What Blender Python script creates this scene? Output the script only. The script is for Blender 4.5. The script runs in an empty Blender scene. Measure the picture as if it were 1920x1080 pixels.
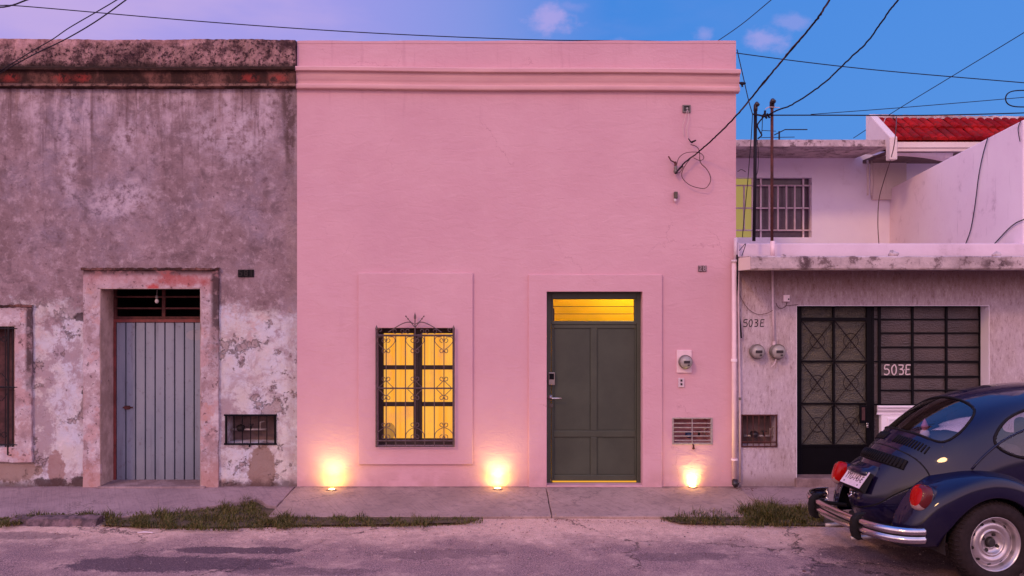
import bpy, bmesh, math, random
import numpy as np
from mathutils import Vector, Matrix
random.seed(7)
# ------------------------------------------------------------------ camera, sky, sun, exposure
SC = bpy.context.scene
COL = SC.collection
F = 1700.0; D0 = 9.9; H = 2.24; HZ = 550.0        # focal length in px, facade distance, eye height, horizon row
cam = bpy.data.cameras.new("camera"); camo = bpy.data.objects.new("camera", cam); COL.objects.link(camo)
camo.location = (0, -D0, H); camo.rotation_euler = (math.pi/2, 0, 0)
cam.sensor_width = 36; cam.lens = F/1920*36; cam.shift_y = (HZ-540)/1920
cam.clip_start = .05; cam.clip_end = 3000
SC.camera = camo
SC.view_settings.view_transform = 'Standard'; SC.view_settings.look = 'None'
SC.view_settings.exposure = 0; SC.view_settings.gamma = 1
SC.cycles.max_bounces = 8; SC.cycles.use_denoising = True

SUN_EL, SUN_AZ = math.radians(33), math.radians(214)   # azimuth clockwise from +Y
sl = bpy.data.lights.new("sun", 'SUN'); so = bpy.data.objects.new("sun", sl); COL.objects.link(so)
sd = Vector((math.sin(SUN_AZ)*math.cos(SUN_EL), math.cos(SUN_AZ)*math.cos(SUN_EL), math.sin(SUN_EL)))
so.rotation_euler = (-sd).to_track_quat('-Z', 'Y').to_euler()
sl.energy = 0.95; sl.angle = math.radians(7); sl.color = (1, .56, .24)

# ------------------------------------------------------------------ node expression helper
class T:
    def __init__(s, nt): s.nt = nt; s.nt.nodes.clear()
    def node(s, t, **k):
        n = s.nt.nodes.new(t)
        for a, b in k.items(): setattr(n, a, b)
        return n
    def put(s, sock, v):
        if isinstance(v, X): s.nt.links.new(v.s, sock)
        elif isinstance(v, bpy.types.NodeSocket): s.nt.links.new(v, sock)
        elif isinstance(v, (tuple, list)) and sock.type == 'RGBA' and len(v) == 3: sock.default_value = (*v, 1)
        else: sock.default_value = v
    def m(s, op, *a, clamp=False):
        n = s.node('ShaderNodeMath', operation=op, use_clamp=clamp)
        for i, v in enumerate(a): s.put(n.inputs[i], v)
        return X(s, n.outputs[0])
    def vm(s, op, *a, out=0):
        n = s.node('ShaderNodeVectorMath', operation=op)
        for i, v in enumerate(a): s.put(n.inputs[i], v)
        return X(s, n.outputs[out])
    def pos(s): return X(s, s.node('ShaderNodeNewGeometry').outputs['Position'])
    def nrm(s): return X(s, s.node('ShaderNodeNewGeometry').outputs['Normal'])
    def obj(s): return X(s, s.node('ShaderNodeTexCoord').outputs['Object'])
    def gen(s): return X(s, s.node('ShaderNodeTexCoord').outputs['Generated'])
    def sep(s, v):
        n = s.node('ShaderNodeSeparateXYZ'); s.put(n.inputs[0], v); return [X(s, o) for o in n.outputs]
    def comb(s, x, y, z):
        n = s.node('ShaderNodeCombineXYZ')
        for i, v in enumerate((x, y, z)): s.put(n.inputs[i], v)
        return X(s, n.outputs[0])
    def scale(s, v, k): return s.vm('MULTIPLY', v, k)
    def noise(s, v, sc, det=6, ro=.6, dist=0., col=False):
        n = s.node('ShaderNodeTexNoise'); s.put(n.inputs['Vector'], v)
        n.inputs['Scale'].default_value = sc; n.inputs['Detail'].default_value = det
        n.inputs['Roughness'].default_value = ro; n.inputs['Distortion'].default_value = dist
        return X(s, n.outputs['Color' if col else 'Fac'])
    def vor(s, v, sc, feat='F1', rnd=1., out='Distance'):
        n = s.node('ShaderNodeTexVoronoi', feature=feat); s.put(n.inputs['Vector'], v)
        n.inputs['Scale'].default_value = sc; n.inputs['Randomness'].default_value = rnd
        return X(s, n.outputs[out])
    def st(s, v, a, b, lo=0., hi=1.):                        # smoothstep from a to b
        n = s.node('ShaderNodeMapRange', interpolation_type='SMOOTHSTEP')
        s.put(n.inputs[0], v); n.inputs[1].default_value = min(a, b); n.inputs[2].default_value = max(a, b)
        n.inputs[3].default_value = lo if a <= b else hi; n.inputs[4].default_value = hi if a <= b else lo
        return X(s, n.outputs[0])
    def mix(s, f, a, b, mode='MIX'):
        n = s.node('ShaderNodeMix', data_type='RGBA', blend_type=mode)
        s.put(n.inputs[0], f); s.put(n.inputs[6], a); s.put(n.inputs[7], b); return X(s, n.outputs[2])
    def ramp(s, f, pts):
        n = s.node('ShaderNodeValToRGB'); s.put(n.inputs[0], f); e = n.color_ramp.elements
        while len(e) > 1: e.remove(e[-1])
        e[0].position = pts[0][0]; e[0].color = (*pts[0][1], 1)
        for p, c in pts[1:]:
            q = e.new(p); q.color = (*c, 1)
        return X(s, n.outputs[0])
    def blob(s, x, z, cx, cz, rx, rz, n, amp=.5, soft=.25):  # ragged patch: 1 inside
        dx = (x-cx)/rx; dz = (z-cz)/rz
        d = s.m('SQRT', dx*dx+dz*dz) + (n-.5)*(2*amp)
        return s.st(d, 1+soft*.5, 1-soft*.5)
class X:
    def __init__(s, t, so): s.t = t; s.s = so
    def __add__(s, o): return s.t.m('ADD', s, o)
    __radd__ = __add__
    def __sub__(s, o): return s.t.m('SUBTRACT', s, o)
    def __rsub__(s, o): return s.t.m('SUBTRACT', o, s)
    def __mul__(s, o): return s.t.m('MULTIPLY', s, o)
    __rmul__ = __mul__
    def __truediv__(s, o): return s.t.m('DIVIDE', s, o)

MATS = {}
def mat(name, fn):
    """fn(t) -> dict of Principled inputs, plus 'bump': (height, strength, distance)"""
    m = bpy.data.materials.new(name); m.use_nodes = True
    t = T(m.node_tree); d = fn(t)
    out = t.node('ShaderNodeOutputMaterial'); b = t.node('ShaderNodeBsdfPrincipled')
    bump = d.pop('bump', None)
    for k, v in d.items(): t.put(b.inputs[k], v)
    if bump is not None:
        prev = None
        for (h, st_, di) in (bump if isinstance(bump, list) else [bump]):
            n = t.node('ShaderNodeBump'); n.inputs['Strength'].default_value = st_; n.inputs['Distance'].default_value = di
            t.put(n.inputs['Height'], h)
            if prev is not None: t.nt.links.new(prev, n.inputs['Normal'])
            prev = n.outputs[0]
        t.nt.links.new(prev, b.inputs['Normal'])
    t.nt.links.new(b.outputs[0], out.inputs[0])
    MATS[name] = m
    return m
def plain(name, c, rough=.6, metal=0., var=.12, sc=14., bump=.15, **kw):
    def f(t):
        p = t.obj(); n = t.noise(p, sc, 5, .65); n2 = t.noise(p, sc*7, 3, .6)
        k = t.st(n, .25, .75, 1-var, 1+var)
        col = t.vm('MULTIPLY', c, t.comb(k, k, k))
        d = {'Base Color': col, 'Roughness': t.m('ADD', rough-.08, n2*.16, clamp=True), 'Metallic': metal, 'bump': (n2, bump, .004)}
        for a, b in kw.items(): d[a.replace('_', ' ')] = b
        return d
    return mat(name, f)

# ------------------------------------------------------------------ sky
w = bpy.data.worlds.new("World"); SC.world = w; w.use_nodes = True
t = T(w.node_tree)
sky = t.node('ShaderNodeTexSky', sky_type='NISHITA', sun_disc=False)
sky.sun_elevation = math.radians(4); sky.sun_rotation = SUN_AZ; sky.altitude = 10; sky.dust_density = 2; sky.ozone_density = 3
dx, dy, dz = t.sep(t.gen())
r = t.m('SQRT', dx*dx+dy*dy)+.0001
az = dx/r                                           # -1 west .. 1 east
el = t.m('MAXIMUM', dz, 0.)
front = t.ramp(t.st(az, -.62, .58), [(0, (.42, .31, .73)), (.28, (.33, .28, .72)), (.48, (.20, .25, .67)), (.66, (.035, .19, .64)), (1, (.055, .21, .65))])
wisp = t.noise(t.vm('MULTIPLY', t.gen(), (1.2, 1, 3.2)), 2.6, 5, .55)
front = t.mix(t.m('MULTIPLY', t.st(wisp, .46, .70), t.st(az, .35, -.35, 0, .75), clamp=True), front, (.56, .38, .70))
# small pink clouds, fixed in the sky
u = dx/t.m('MAXIMUM', dy, .02); v = dz/t.m('MAXIMUM', dy, .02)
cn = t.noise(t.comb(u, v*1.3, 0.), 34, 7, .62)
cl = None
for (px, py, rx, ry, k) in ((1030, 36, 46, 24, .62), (1438, 75, 40, 22, .50), (1320, 64, 26, 12, .38), (1490, 42, 44, 13, .3), (1160, 78, 22, 8, .3), (1075, 12, 30, 10, .2)):
    b = t.blob(u, v, (px-960)/F, (HZ-py)/F, rx/F*.72, ry/F*.85, cn, 1.7, 1.5)*k
    cl = b if cl is None else t.m('MAXIMUM', cl, b)
cl = cl*t.st(dy, 0, .2)
front = t.mix(cl*.8, front, (.60, .38, .72))
zen = (.14, .34, 1.25)
back = t.ramp(el, [(0, (.16, .09, .10)), (.07, (.40, .24, .25)), (.15, (1.80, 1.12, 1.36)), (.45, (1.42, 1.02, 1.50)), (.78, (.95, .90, 1.55)), (1, zen)])  # low dark band added to the sky in place of unbuilt houses opposite
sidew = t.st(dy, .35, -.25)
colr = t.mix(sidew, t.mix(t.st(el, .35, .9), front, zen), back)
colr = t.vm('ADD', colr, t.scale(X(t, sky.outputs[0]), (.05, .05, .05)))
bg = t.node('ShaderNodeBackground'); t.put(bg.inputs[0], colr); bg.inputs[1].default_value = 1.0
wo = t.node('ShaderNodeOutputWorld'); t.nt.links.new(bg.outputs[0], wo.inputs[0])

# ------------------------------------------------------------------ mesh helpers
def P(px, py, dep=D0):                                # pixel at a chosen distance -> point in the place
    return Vector(((px-960)*dep/F, dep-D0, H+(HZ-py)*dep/F))
def wx(px, dep=D0): return (px-960)*dep/F
def wz(py, dep=D0): return H+(HZ-py)*dep/F
def catmull(pts, n=8):
    pts = [Vector(p) for p in pts]; q = [2*pts[0]-pts[1]]+pts+[2*pts[-1]-pts[-2]]; out = []
    for i in range(1, len(q)-2):
        a, b, c, d = q[i-1:i+3]
        for k in range(n):
            s = k/n
            out.append(.5*((2*b)+(c-a)*s+(2*a-5*b+4*c-d)*s*s+(3*b-a-3*c+d)*s**3))
    out.append(pts[-1]); return out
class MB:
    def __init__(s): s.v = []; s.f = []
    def add(s, vs, fs):
        o = len(s.v); s.v += [tuple(p) for p in vs]; s.f += [tuple(i+o for i in f) for f in fs]; return s
    def box(s, x0, x1, y0, y1, z0, z1):
        x0, x1 = min(x0, x1), max(x0, x1); y0, y1 = min(y0, y1), max(y0, y1); z0, z1 = min(z0, z1), max(z0, z1)
        return s.add([(x0,y0,z0),(x1,y0,z0),(x1,y1,z0),(x0,y1,z0),(x0,y0,z1),(x1,y0,z1),(x1,y1,z1),(x0,y1,z1)],
                     [(0,3,2,1),(4,5,6,7),(0,1,5,4),(1,2,6,5),(2,3,7,6),(3,0,4,7)])
    def pbox(s, px0, px1, py0, py1, d0, d1, dep=None):   # box from pixel extents at distance dep, from depth d0 to d1
        dep = dep or d0
        return s.box(wx(px0, dep), wx(px1, dep), d0-D0, d1-D0, wz(py1, dep), wz(py0, dep))
    def tube(s, pts, r, n=6, cap=True, up=None):
        pts = [Vector(p) for p in pts]; rs = r if isinstance(r, (list, tuple)) else [r]*len(pts); rings = []
        o = len(s.v); prevn = None
        for i, p in enumerate(pts):
            d = (pts[min(i+1, len(pts)-1)]-pts[max(i-1, 0)])
            if d.length < 1e-9: d = Vector((0, 0, 1))
            d.normalize()
            if prevn is None:
                a = Vector((0, 0, 1)) if abs(d.z) < .9 else Vector((1, 0, 0)); nn = d.cross(a).normalized()
            else:
                nn = (prevn-d*prevn.dot(d))
                nn = nn.normalized() if nn.length > 1e-6 else d.orthogonal().normalized()
            prevn = nn; b = d.cross(nn)
            for k in range(n):
                an = 2*math.pi*k/n; s.v.append(tuple(p+(nn*math.cos(an)+b*math.sin(an))*rs[i]))
        for i in range(len(pts)-1):
            for k in range(n):
                a = o+i*n+k; b_ = o+i*n+(k+1) % n; s.f.append((a, b_, b_+n, a+n))
        if cap:
            s.f.append(tuple(o+k for k in range(n))[::-1]); e = o+(len(pts)-1)*n; s.f.append(tuple(e+k for k in range(n)))
        return s
    def lathe(s, c, axis, prof, n=24, cap=True):                   # prof: [(radius, along axis)]
        c = Vector(c); ax = Vector(axis).normalized(); u = ax.orthogonal().normalized(); w_ = ax.cross(u); o = len(s.v)
        for r, h in prof:
            for k in range(n):
                a = 2*math.pi*k/n; s.v.append(tuple(c+ax*h+(u*math.cos(a)+w_*math.sin(a))*r))
        for i in range(len(prof)-1):
            for k in range(n):
                a = o+i*n+k; b = o+i*n+(k+1) % n; s.f.append((a, b, b+n, a+n))
        if not cap: return s
        if prof[0][0] > 1e-5: s.f.append(tuple(o+k for k in range(n))[::-1])
        if prof[-1][0] > 1e-5:
            e = o+(len(prof)-1)*n; s.f.append(tuple(e+k for k in range(n)))
        return s
    def grid(s, G, close=False):                         # G[i][j] points
        o = len(s.v); m = len(G[0])
        for row in G: s.v += [tuple(p) for p in row]
        for i in range(len(G)-1):
            for j in range(m-(0 if close else 1)):
                a = o+i*m+j; b = o+i*m+(j+1) % m; s.f.append((a, b, b+m, a+m))
        return s
    def prism(s, poly, z0, z1):                          # poly of (x,y) counter-clockwise
        n = len(poly)
        return s.add([(x, y, z0) for x, y in poly]+[(x, y, z1) for x, y in poly],
                     [tuple(range(n))[::-1], tuple(range(n, 2*n))]+[(i, (i+1) % n, (i+1) % n+n, i+n) for i in range(n)])
    def build(s, name, m, parent=None, smooth=False, bevel=0., local=False, auto=None, seg=2):
        me = bpy.data.meshes.new(name)
        off = Vector((0, 0, 0))
        if parent is not None and not local:
            q = parent
            while q is not None: off += q.location; q = q.parent
        vs = [Vector(p)-off for p in s.v]
        loc = Vector((0, 0, 0))
        if parent is None and vs and not local:
            lo = [min(p[i] for p in vs) for i in range(3)]; hi = [max(p[i] for p in vs) for i in range(3)]
            loc = Vector(((lo[0]+hi[0])/2, (lo[1]+hi[1])/2, lo[2])); vs = [p-loc for p in vs]
        me.from_pydata(vs, [], s.f); me.update()
        bm = bmesh.new(); bm.from_mesh(me); bmesh.ops.recalc_face_normals(bm, faces=bm.faces) if auto != 'keep' else None
        bmesh.ops.delete(bm, geom=[v for v in bm.verts if not v.link_faces], context='VERTS')
        bm.to_mesh(me); bm.free()
        o = bpy.data.objects.new(name, me); COL.objects.link(o); o.location = loc
        if isinstance(m, str): m = MATS[m]
        me.materials.append(m)
        if smooth:
            for p in me.polygons: p.use_smooth = True
        if bevel:
            b = o.modifiers.new('bevel', 'BEVEL'); b.width = bevel; b.segments = seg; b.limit_method = 'ANGLE'; b.angle_limit = math.radians(40)
        if parent is not None: o.parent = parent
        return o
def tag(o, label=None, cat=None, group=None, kind=None):
    if label: o['label'] = label
    if cat: o['category'] = cat
    if group: o['group'] = group
    if kind: o['kind'] = kind
    return o
def thing(name, label, cat, loc=(0, 0, 0), group=None):
    o = bpy.data.objects.new(name, None); COL.objects.link(o); o.location = loc; o.empty_display_size = .1
    return tag(o, label, cat, group)
def wall_cells(mb, x0, x1, z0, z1, holes, y, back, step=None):
    """wall slab facing -Y with rectangular holes (x0,x1,z0,z1) and their reveals"""
    xs = sorted({x0, x1, *[h[0] for h in holes], *[h[1] for h in holes]}); zs = sorted({z0, z1, *[h[2] for h in holes], *[h[3] for h in holes]})
    xs = [x for x in xs if x0 <= x <= x1]; zs = [z for z in zs if z0 <= z <= z1]
    for i in range(len(xs)-1):
        for j in range(len(zs)-1):
            cx, cz = (xs[i]+xs[i+1])/2, (zs[j]+zs[j+1])/2
            if any(h[0] < cx < h[1] and h[2] < cz < h[3] for h in holes): continue
            for yy in (y, back):
                mb.add([(xs[i],yy,zs[j]),(xs[i+1],yy,zs[j]),(xs[i+1],yy,zs[j+1]),(xs[i],yy,zs[j+1])], [(0,1,2,3)])
    for (a, b, c, d) in holes:
        a, b, c, d = max(a, x0), min(b, x1), max(c, z0), min(d, z1)
        mb.add([(a,y,c),(b,y,c),(b,y,d),(a,y,d),(a,back,c),(b,back,c),(b,back,d),(a,back,d)], [(0,1,5,4),(1,2,6,5),(2,3,7,6),(3,0,4,7)])
    mb.add([(x0,y,z0),(x1,y,z0),(x1,y,z1),(x0,y,z1),(x0,back,z0),(x1,back,z0),(x1,back,z1),(x0,back,z1)], [(0,1,5,4),(1,2,6,5),(2,3,7,6),(3,0,4,7)])
    return mb
def stroke(mb, pts, r, squash=None):
    return mb.tube(pts, r, 6)
# ------------------------------------------------------------------ materials of the place
def pinkwall(t):
    p = t.pos(); x, y, z = t.sep(p)
    n1 = t.noise(p, .9, 6, .6); n2 = t.noise(p, 4, 5, .6); n3 = t.noise(p, 40, 4, .6)
    c = t.mix(t.st(n1, .3, .7), (.60, .325, .375), (.645, .365, .41))
    c = t.mix(t.st(n2, .45, .75, 0, .15), c, (.70, .45, .48))
    c = t.mix(t.st(t.noise(t.scale(p, (1, 1, .3)), 3, 6, .7), .60, .78, 0, .35), c, (.54, .285, .335))
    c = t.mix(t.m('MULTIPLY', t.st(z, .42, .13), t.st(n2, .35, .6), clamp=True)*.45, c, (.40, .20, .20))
    wp = t.vm('ADD', p, t.scale(t.noise(p, 2.2, 5, .7, col=True), (.5, .5, .5)))
    cr = t.m('MULTIPLY', t.st(t.vor(wp, .8, 'DISTANCE_TO_EDGE'), .004, .001), t.st(n1, .52, .60), clamp=True)
    c = t.mix(cr*.35, c, (.30, .12, .15))
    run = t.noise(t.scale(p, (7, 1, .5)), 1.5, 5, .65)
    c = t.mix(t.m('MULTIPLY', t.st(run, .56, .72), t.st(z+(n2-.5)*1.2, 3.7, 4.5), clamp=True)*.30, c, (.45, .22, .26))
    trowel = t.noise(t.scale(p, (1, 1, 2.6)), 4.5, 4, .6, 1.2)
    return {'Base Color': c, 'Roughness': .85, 'bump': [(t.noise(p, 2.2, 4, .5), .35, .05), (trowel, .32, .016), (n3-cr*.6, .25, .006)]}
mat('pink_paint', pinkwall)
def creampink(t):
    p = t.pos(); n1 = t.noise(t.scale(p, (.5, 1, 3)), 3, 6, .6)
    c = t.mix(t.st(n1, .3, .7), (.60, .33, .345), (.68, .39, .39))
    return {'Base Color': c, 'Roughness': .85, 'bump': [(t.noise(p, 3, 4, .5), .3, .03), (t.noise(p, 50, 3), .2, .004)]}
mat('pink_cornice', creampink)
def oldwall(t):
    p = t.pos(); x, y, z = t.sep(p)
    n1 = t.noise(p, .75, 8, .68); n2 = t.noise(p, 2.6, 8, .7); n3 = t.noise(p, 9, 8, .72); n4 = t.noise(p, 45, 5, .7); n5 = t.noise(t.vm('ADD', p, (7, 3, 5)), 1.5, 9, .75)
    c = t.mix(t.st(n2, .32, .68), (.21, .135, .145), (.33, .225, .245))
    c = t.mix(t.st(n1, .48, .66, 0, .55), c, (.30, .25, .33))
    c = t.mix(t.st(n3, .50, .66, 0, .8), c, (.46, .34, .37))
    c = t.mix(t.st(n3, .45, .33, 0, .75), c, (.13, .075, .085))
    n6 = t.noise(t.vm('ADD', p, (3, 9, 1)), 17, 7, .75); n7 = t.noise(t.vm('ADD', p, (5, 1, 8)), 4.5, 8, .74, .6)
    c = t.mix(t.st(n6, .54, .68, 0, .55), c, (.44, .32, .34)); c = t.mix(t.st(n6, .44, .32, 0, .6), c, (.13, .075, .085))
    c = t.mix(t.st(n7, .52, .64, 0, .6), c, (.145, .095, .105)); c = t.mix(t.st(n7, .44, .33, 0, .45), c, (.43, .33, .36))
    # bright worn streaks that hang from the cornice
    ns = t.noise(t.scale(p, (3.6, 1, .55)), 1.3, 8, .68); ns2 = t.noise(t.scale(p, (9, 1, 1.4)), 1.2, 6, .7)
    hi = t.st(z+(n2-.5)*1.6, 3.55, 4.45)
    c = t.mix(t.m('MULTIPLY', hi, t.st(ns, .44, .60), clamp=True)*t.st(n3, .34, .56)*.85, c, (.58, .45, .51))
    c = t.mix(t.m('MULTIPLY', t.st(z+(n2-.5)*1.2, 3.9, 4.5), t.st(ns2, .52, .66), clamp=True)*.55, c, (.27, .16, .14))
    for (px, py, rx, rz) in ((225, 375, .22, .14), (245, 265, .12, .14), (130, 240, .05, .55), (440, 245, .25, .2)):
        c = t.mix(t.m('MULTIPLY', t.blob(x, z, wx(px), wz(py), rx*1.4, rz*1.4, n2*.75+n3*.25, 2.0, 1.5), t.st(n2, .60, .46), clamp=True)*t.st(n3, .40, .56)*.85, c, (.55, .44, .50))
    # lime wash that survives on the lower part
    low = t.st((z-2.02)+(n5-.5)*1.7+(n3-.5)*.35, .16, -.10)
    lime = t.mix(t.st(n2, .35, .66), (.60, .52, .50), (.58, .56, .65))
    lime = t.mix(t.st(n3, .5, .68, 0, .7), lime, (.70, .60, .63))
    lime = t.mix(t.st(n5, .54, .60, 0, .8), lime, (.34, .24, .27))
    lime = t.mix(t.st(n1, .60, .66, 0, .7), lime, (.48, .28, .22))
    lime = t.mix(t.st(n7, .50, .62, 0, .65), lime, (.40, .29, .31)); lime = t.mix(t.st(n6, .55, .68, 0, .5), lime, (.33, .21, .22))
    lime = t.mix(t.m('MULTIPLY', t.st(n1, .5, .4), t.st(n3, .45, .6), clamp=True)*.5, lime, (.52, .30, .26))
    c = t.mix(low, c, lime)
    dr = t.noise(t.scale(p, (11, 1, .45)), 1.4, 6, .7)
    c = t.mix(t.m('MULTIPLY', t.st(dr, .54, .66), t.st(z+(n2-.5)*1.6, 3.0, 4.4), clamp=True)*.6, c, (.12, .065, .07))
    # flakes fallen off: grey render shows
    fl = t.noise(t.vm('ADD', p, (13, 2, 1)), 2.1, 9, .74)
    flm = t.m('MULTIPLY', t.st(fl, .565, .585), low, clamp=True)
    c = t.mix(flm*.7, c, t.mix(t.st(n4, .3, .7), (.24, .16, .16), (.38, .27, .26)))
    rim = t.m('MULTIPLY', t.m('SUBTRACT', t.st(fl, .550, .566), t.st(fl, .574, .590), clamp=True), low, clamp=True)
    c = t.mix(rim*.35, c, (.08, .04, .045))
    for (px, py, rx, rz, cc) in ((492, 880, .15, .27, (.27, .17, .14)), (105, 880, .10, .20, (.33, .20, .19)), (25, 880, .28, .14, (.30, .20, .17)), (345, 640, .1, .05, (.2, .13, .13)), (165, 760, .08, .16, (.3, .22, .23))):
        b = t.blob(x, z, wx(px), wz(py), rx, rz, n3, .8, .16)
        c = t.mix(b*.9, c, cc)
    for (px, py, rx, rz) in ((160, 595, .13, .05), (165, 735, .07, .05), (95, 905, .22, .05), (150, 903, .1, .06), (170, 700, .05, .06)):
        c = t.mix(t.blob(x, z, wx(px), wz(py), rx, rz, n3, 1.1, .35)*.85, c, (.05, .028, .03))
    # faded old paint near the joint with the pink house
    c = t.mix(t.m('MULTIPLY', t.st(x+(n2-.5)*.25, wx(530), wx(548)), t.st(n3, .3, .6), clamp=True)*.55, c, (.30, .20, .19))
    c = t.mix(t.blob(x, z, wx(543), wz(230), .07, .55, n2, 1.2, .8)*t.st(n3, .38, .54)*.9, c, (.10, .06, .06))
    # pits and cracks
    pits = t.m('MULTIPLY', t.st(t.noise(p, 26, 3, .5), .70, .74), t.st(n2, .45, .6), clamp=True)
    c = t.mix(pits*.8, c, (.05, .03, .03))
    wp = t.vm('ADD', p, t.scale(t.noise(p, 2.5, 5, .7, col=True), (.45, .45, .45)))
    cr = t.m('MULTIPLY', t.st(t.vor(wp, 2.3, 'DISTANCE_TO_EDGE'), .008, .002), t.st(n1, .56, .64), clamp=True)
    c = t.mix(cr*.35, c, (.10, .06, .065))
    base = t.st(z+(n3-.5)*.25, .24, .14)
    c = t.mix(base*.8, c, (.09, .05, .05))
    h = n3*.6+n4*.3+flm*-.8+cr*-.6+pits*-.7+low*.25
    return {'Base Color': c, 'Roughness': .92, 'Specular IOR Level': .1, 'bump': [(t.noise(p, 1.6, 3), .4, .06), (n7+n6*.5, .6, .025), (h, .9, .014)]}
mat('old_stucco', oldwall)
def oldtrim(t):                                          # raised surround round the old door and window
    p = t.pos(); x, y, z = t.sep(p)
    n1 = t.noise(p, 1.6, 8, .7); n2 = t.noise(p, 6, 8, .72); n4 = t.noise(p, 40, 5, .7)
    c = t.mix(t.st(n1, .38, .62), (.42, .28, .28), (.50, .41, .46))
    c = t.mix(t.st(n2, .5, .62, 0, .8), c, (.64, .54, .57))
    c = t.mix(t.st(n1, .55, .60, 0, .6), c, (.48, .25, .23))
    c = t.mix(t.st(n2, .47, .38, 0, .75), c, (.24, .15, .155)); n5 = t.noise(t.vm('ADD', p, (9, 4, 2)), 3.2, 8, .74)
    c = t.mix(t.st(n5, .52, .60, 0, .7), c, (.33, .22, .23)); c = t.mix(t.st(n5, .42, .34, 0, .6), c, (.50, .27, .23))
    up = t.st(z+(n2-.5)*.4, 2.2, 2.45)
    c = t.mix(up*.7, c, t.mix(t.st(n2, .4, .6), (.34, .13, .13), (.46, .26, .27)))
    c = t.mix(t.m('MULTIPLY', t.blob(x, z, wx(345), wz(525), .26, .07, n2, 1.8, .8), .55, clamp=True), c, (.38, .05, .04))
    c = t.mix(t.m('MULTIPLY', t.blob(x, z, wx(287), wz(540), .07, .05, n2, 1.5, .7), .75, clamp=True), c, (.45, .03, .025))
    c = t.mix(t.st(t.noise(p, 22, 4, .6), .60, .68, 0, .7), c, (.08, .04, .045))
    ed = t.m('MULTIPLY', t.st(t.m('ABSOLUTE', x-wx(407)), .085, .02), t.st(z+(n2-.5)*1.2, 1.2, 2.1), clamp=True)
    ed = t.m('MAXIMUM', ed, t.m('MULTIPLY', t.st(t.m('ABSOLUTE', x-wx(58)), .06, .015), t.st(z+(n2-.5)*1.2, .9, 1.6), clamp=True))
    ed = t.m('MAXIMUM', ed, t.m('MULTIPLY', t.st(z, wz(522), wz(508)), t.st(x, wx(120), wx(160)), clamp=True))
    c = t.mix(t.m('MULTIPLY', ed, t.st(n2, .36, .52), clamp=True)*.9, c, (.045, .022, .025))
    c = t.mix(t.st(z+(n2-.5)*.5, .5, .2, 0, .6), c, (.45, .22, .19))
    return {'Base Color': c, 'Roughness': .92, 'Specular IOR Level': .2, 'bump': [(n2, .5, .02), (n4, .5, .006)]}
mat('old_trim', oldtrim)
def moldy(t):
    p = t.pos(); x, y, z = t.sep(p)
    n1 = t.noise(p, 2.2, 8, .72); n2 = t.noise(p, 8, 8, .75); n3 = t.noise(p, 30, 5, .7)
    c = t.mix(t.st(n1, .36, .64), (.10, .05, .05), (.50, .28, .27))
    c = t.mix(t.st(n2, .45, .62, 0, .75), c, (.38, .22, .20))
    c = t.mix(t.st(n2, .50, .36, 0, .85), c, (.045, .022, .026))
    c = t.mix(t.st(n3, .50, .60, 0, .9), c, (.025, .012, .016))
    c = t.mix(t.st(t.noise(t.vm('ADD', p, (4, 4, 4)), 3.5, 8, .75), .50, .60, 0, .8), c, (.05, .025, .028))
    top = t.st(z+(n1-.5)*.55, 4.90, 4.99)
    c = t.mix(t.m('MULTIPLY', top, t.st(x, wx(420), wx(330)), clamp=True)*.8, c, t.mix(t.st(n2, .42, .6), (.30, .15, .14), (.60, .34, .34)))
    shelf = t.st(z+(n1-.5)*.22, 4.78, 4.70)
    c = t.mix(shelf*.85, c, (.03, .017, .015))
    return {'Base Color': c, 'Roughness': .95, 'Specular IOR Level': .15, 'bump': [(n1, .6, .05), (n2+n3, .7, .02)]}
mat('mold_parapet', moldy)
def moldband(t):
    p = t.pos(); x, y, z = t.sep(p)
    n1 = t.noise(t.scale(p, (1, 1, .5)), 2.4, 8, .7); n2 = t.noise(p, 12, 7, .75)
    c = t.mix(t.st(n1, .42, .62), (.05, .024, .02), (.20, .09, .075))
    c = t.mix(t.st(n2, .55, .38, 0, .8), c, (.035, .018, .018))
    for px in (25, 120, 160, 470, 525): c = t.mix(t.blob(x, z, wx(px), wz(149), .1, .05, n2, 2.6, 1.2)*t.st(n2, .42, .56)*.7, c, (.38, .05, .045))
    c = t.mix(t.m('MULTIPLY', t.st(t.m('ABSOLUTE', z-wz(162)+(n1-.5)*.02), .02, .008), t.st(n2, .40, .55), clamp=True)*.55, c, (.36, .20, .16))
    c = t.mix(t.st(z+(n1-.5)*.12, wz(139), wz(131), 0, .9), c, (.03, .018, .014))
    return {'Base Color': c, 'Roughness': .95, 'Specular IOR Level': .15, 'bump': [(n1, .5, .03), (n2, .7, .02)]}
mat('mold_cornice', moldband)
def jamb(t):
    p = t.pos(); n1 = t.noise(p, 3, 8, .7); n2 = t.noise(p, 14, 6, .7)
    c = t.mix(t.st(n1, .38, .62), (.34, .22, .19), (.55, .38, .34)); c = t.mix(t.st(n2, .6, .7, 0, .7), c, (.10, .05, .05))
    return {'Base Color': c, 'Roughness': .9, 'bump': (n1+n2, .6, .015)}
mat('old_jamb', jamb)
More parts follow.
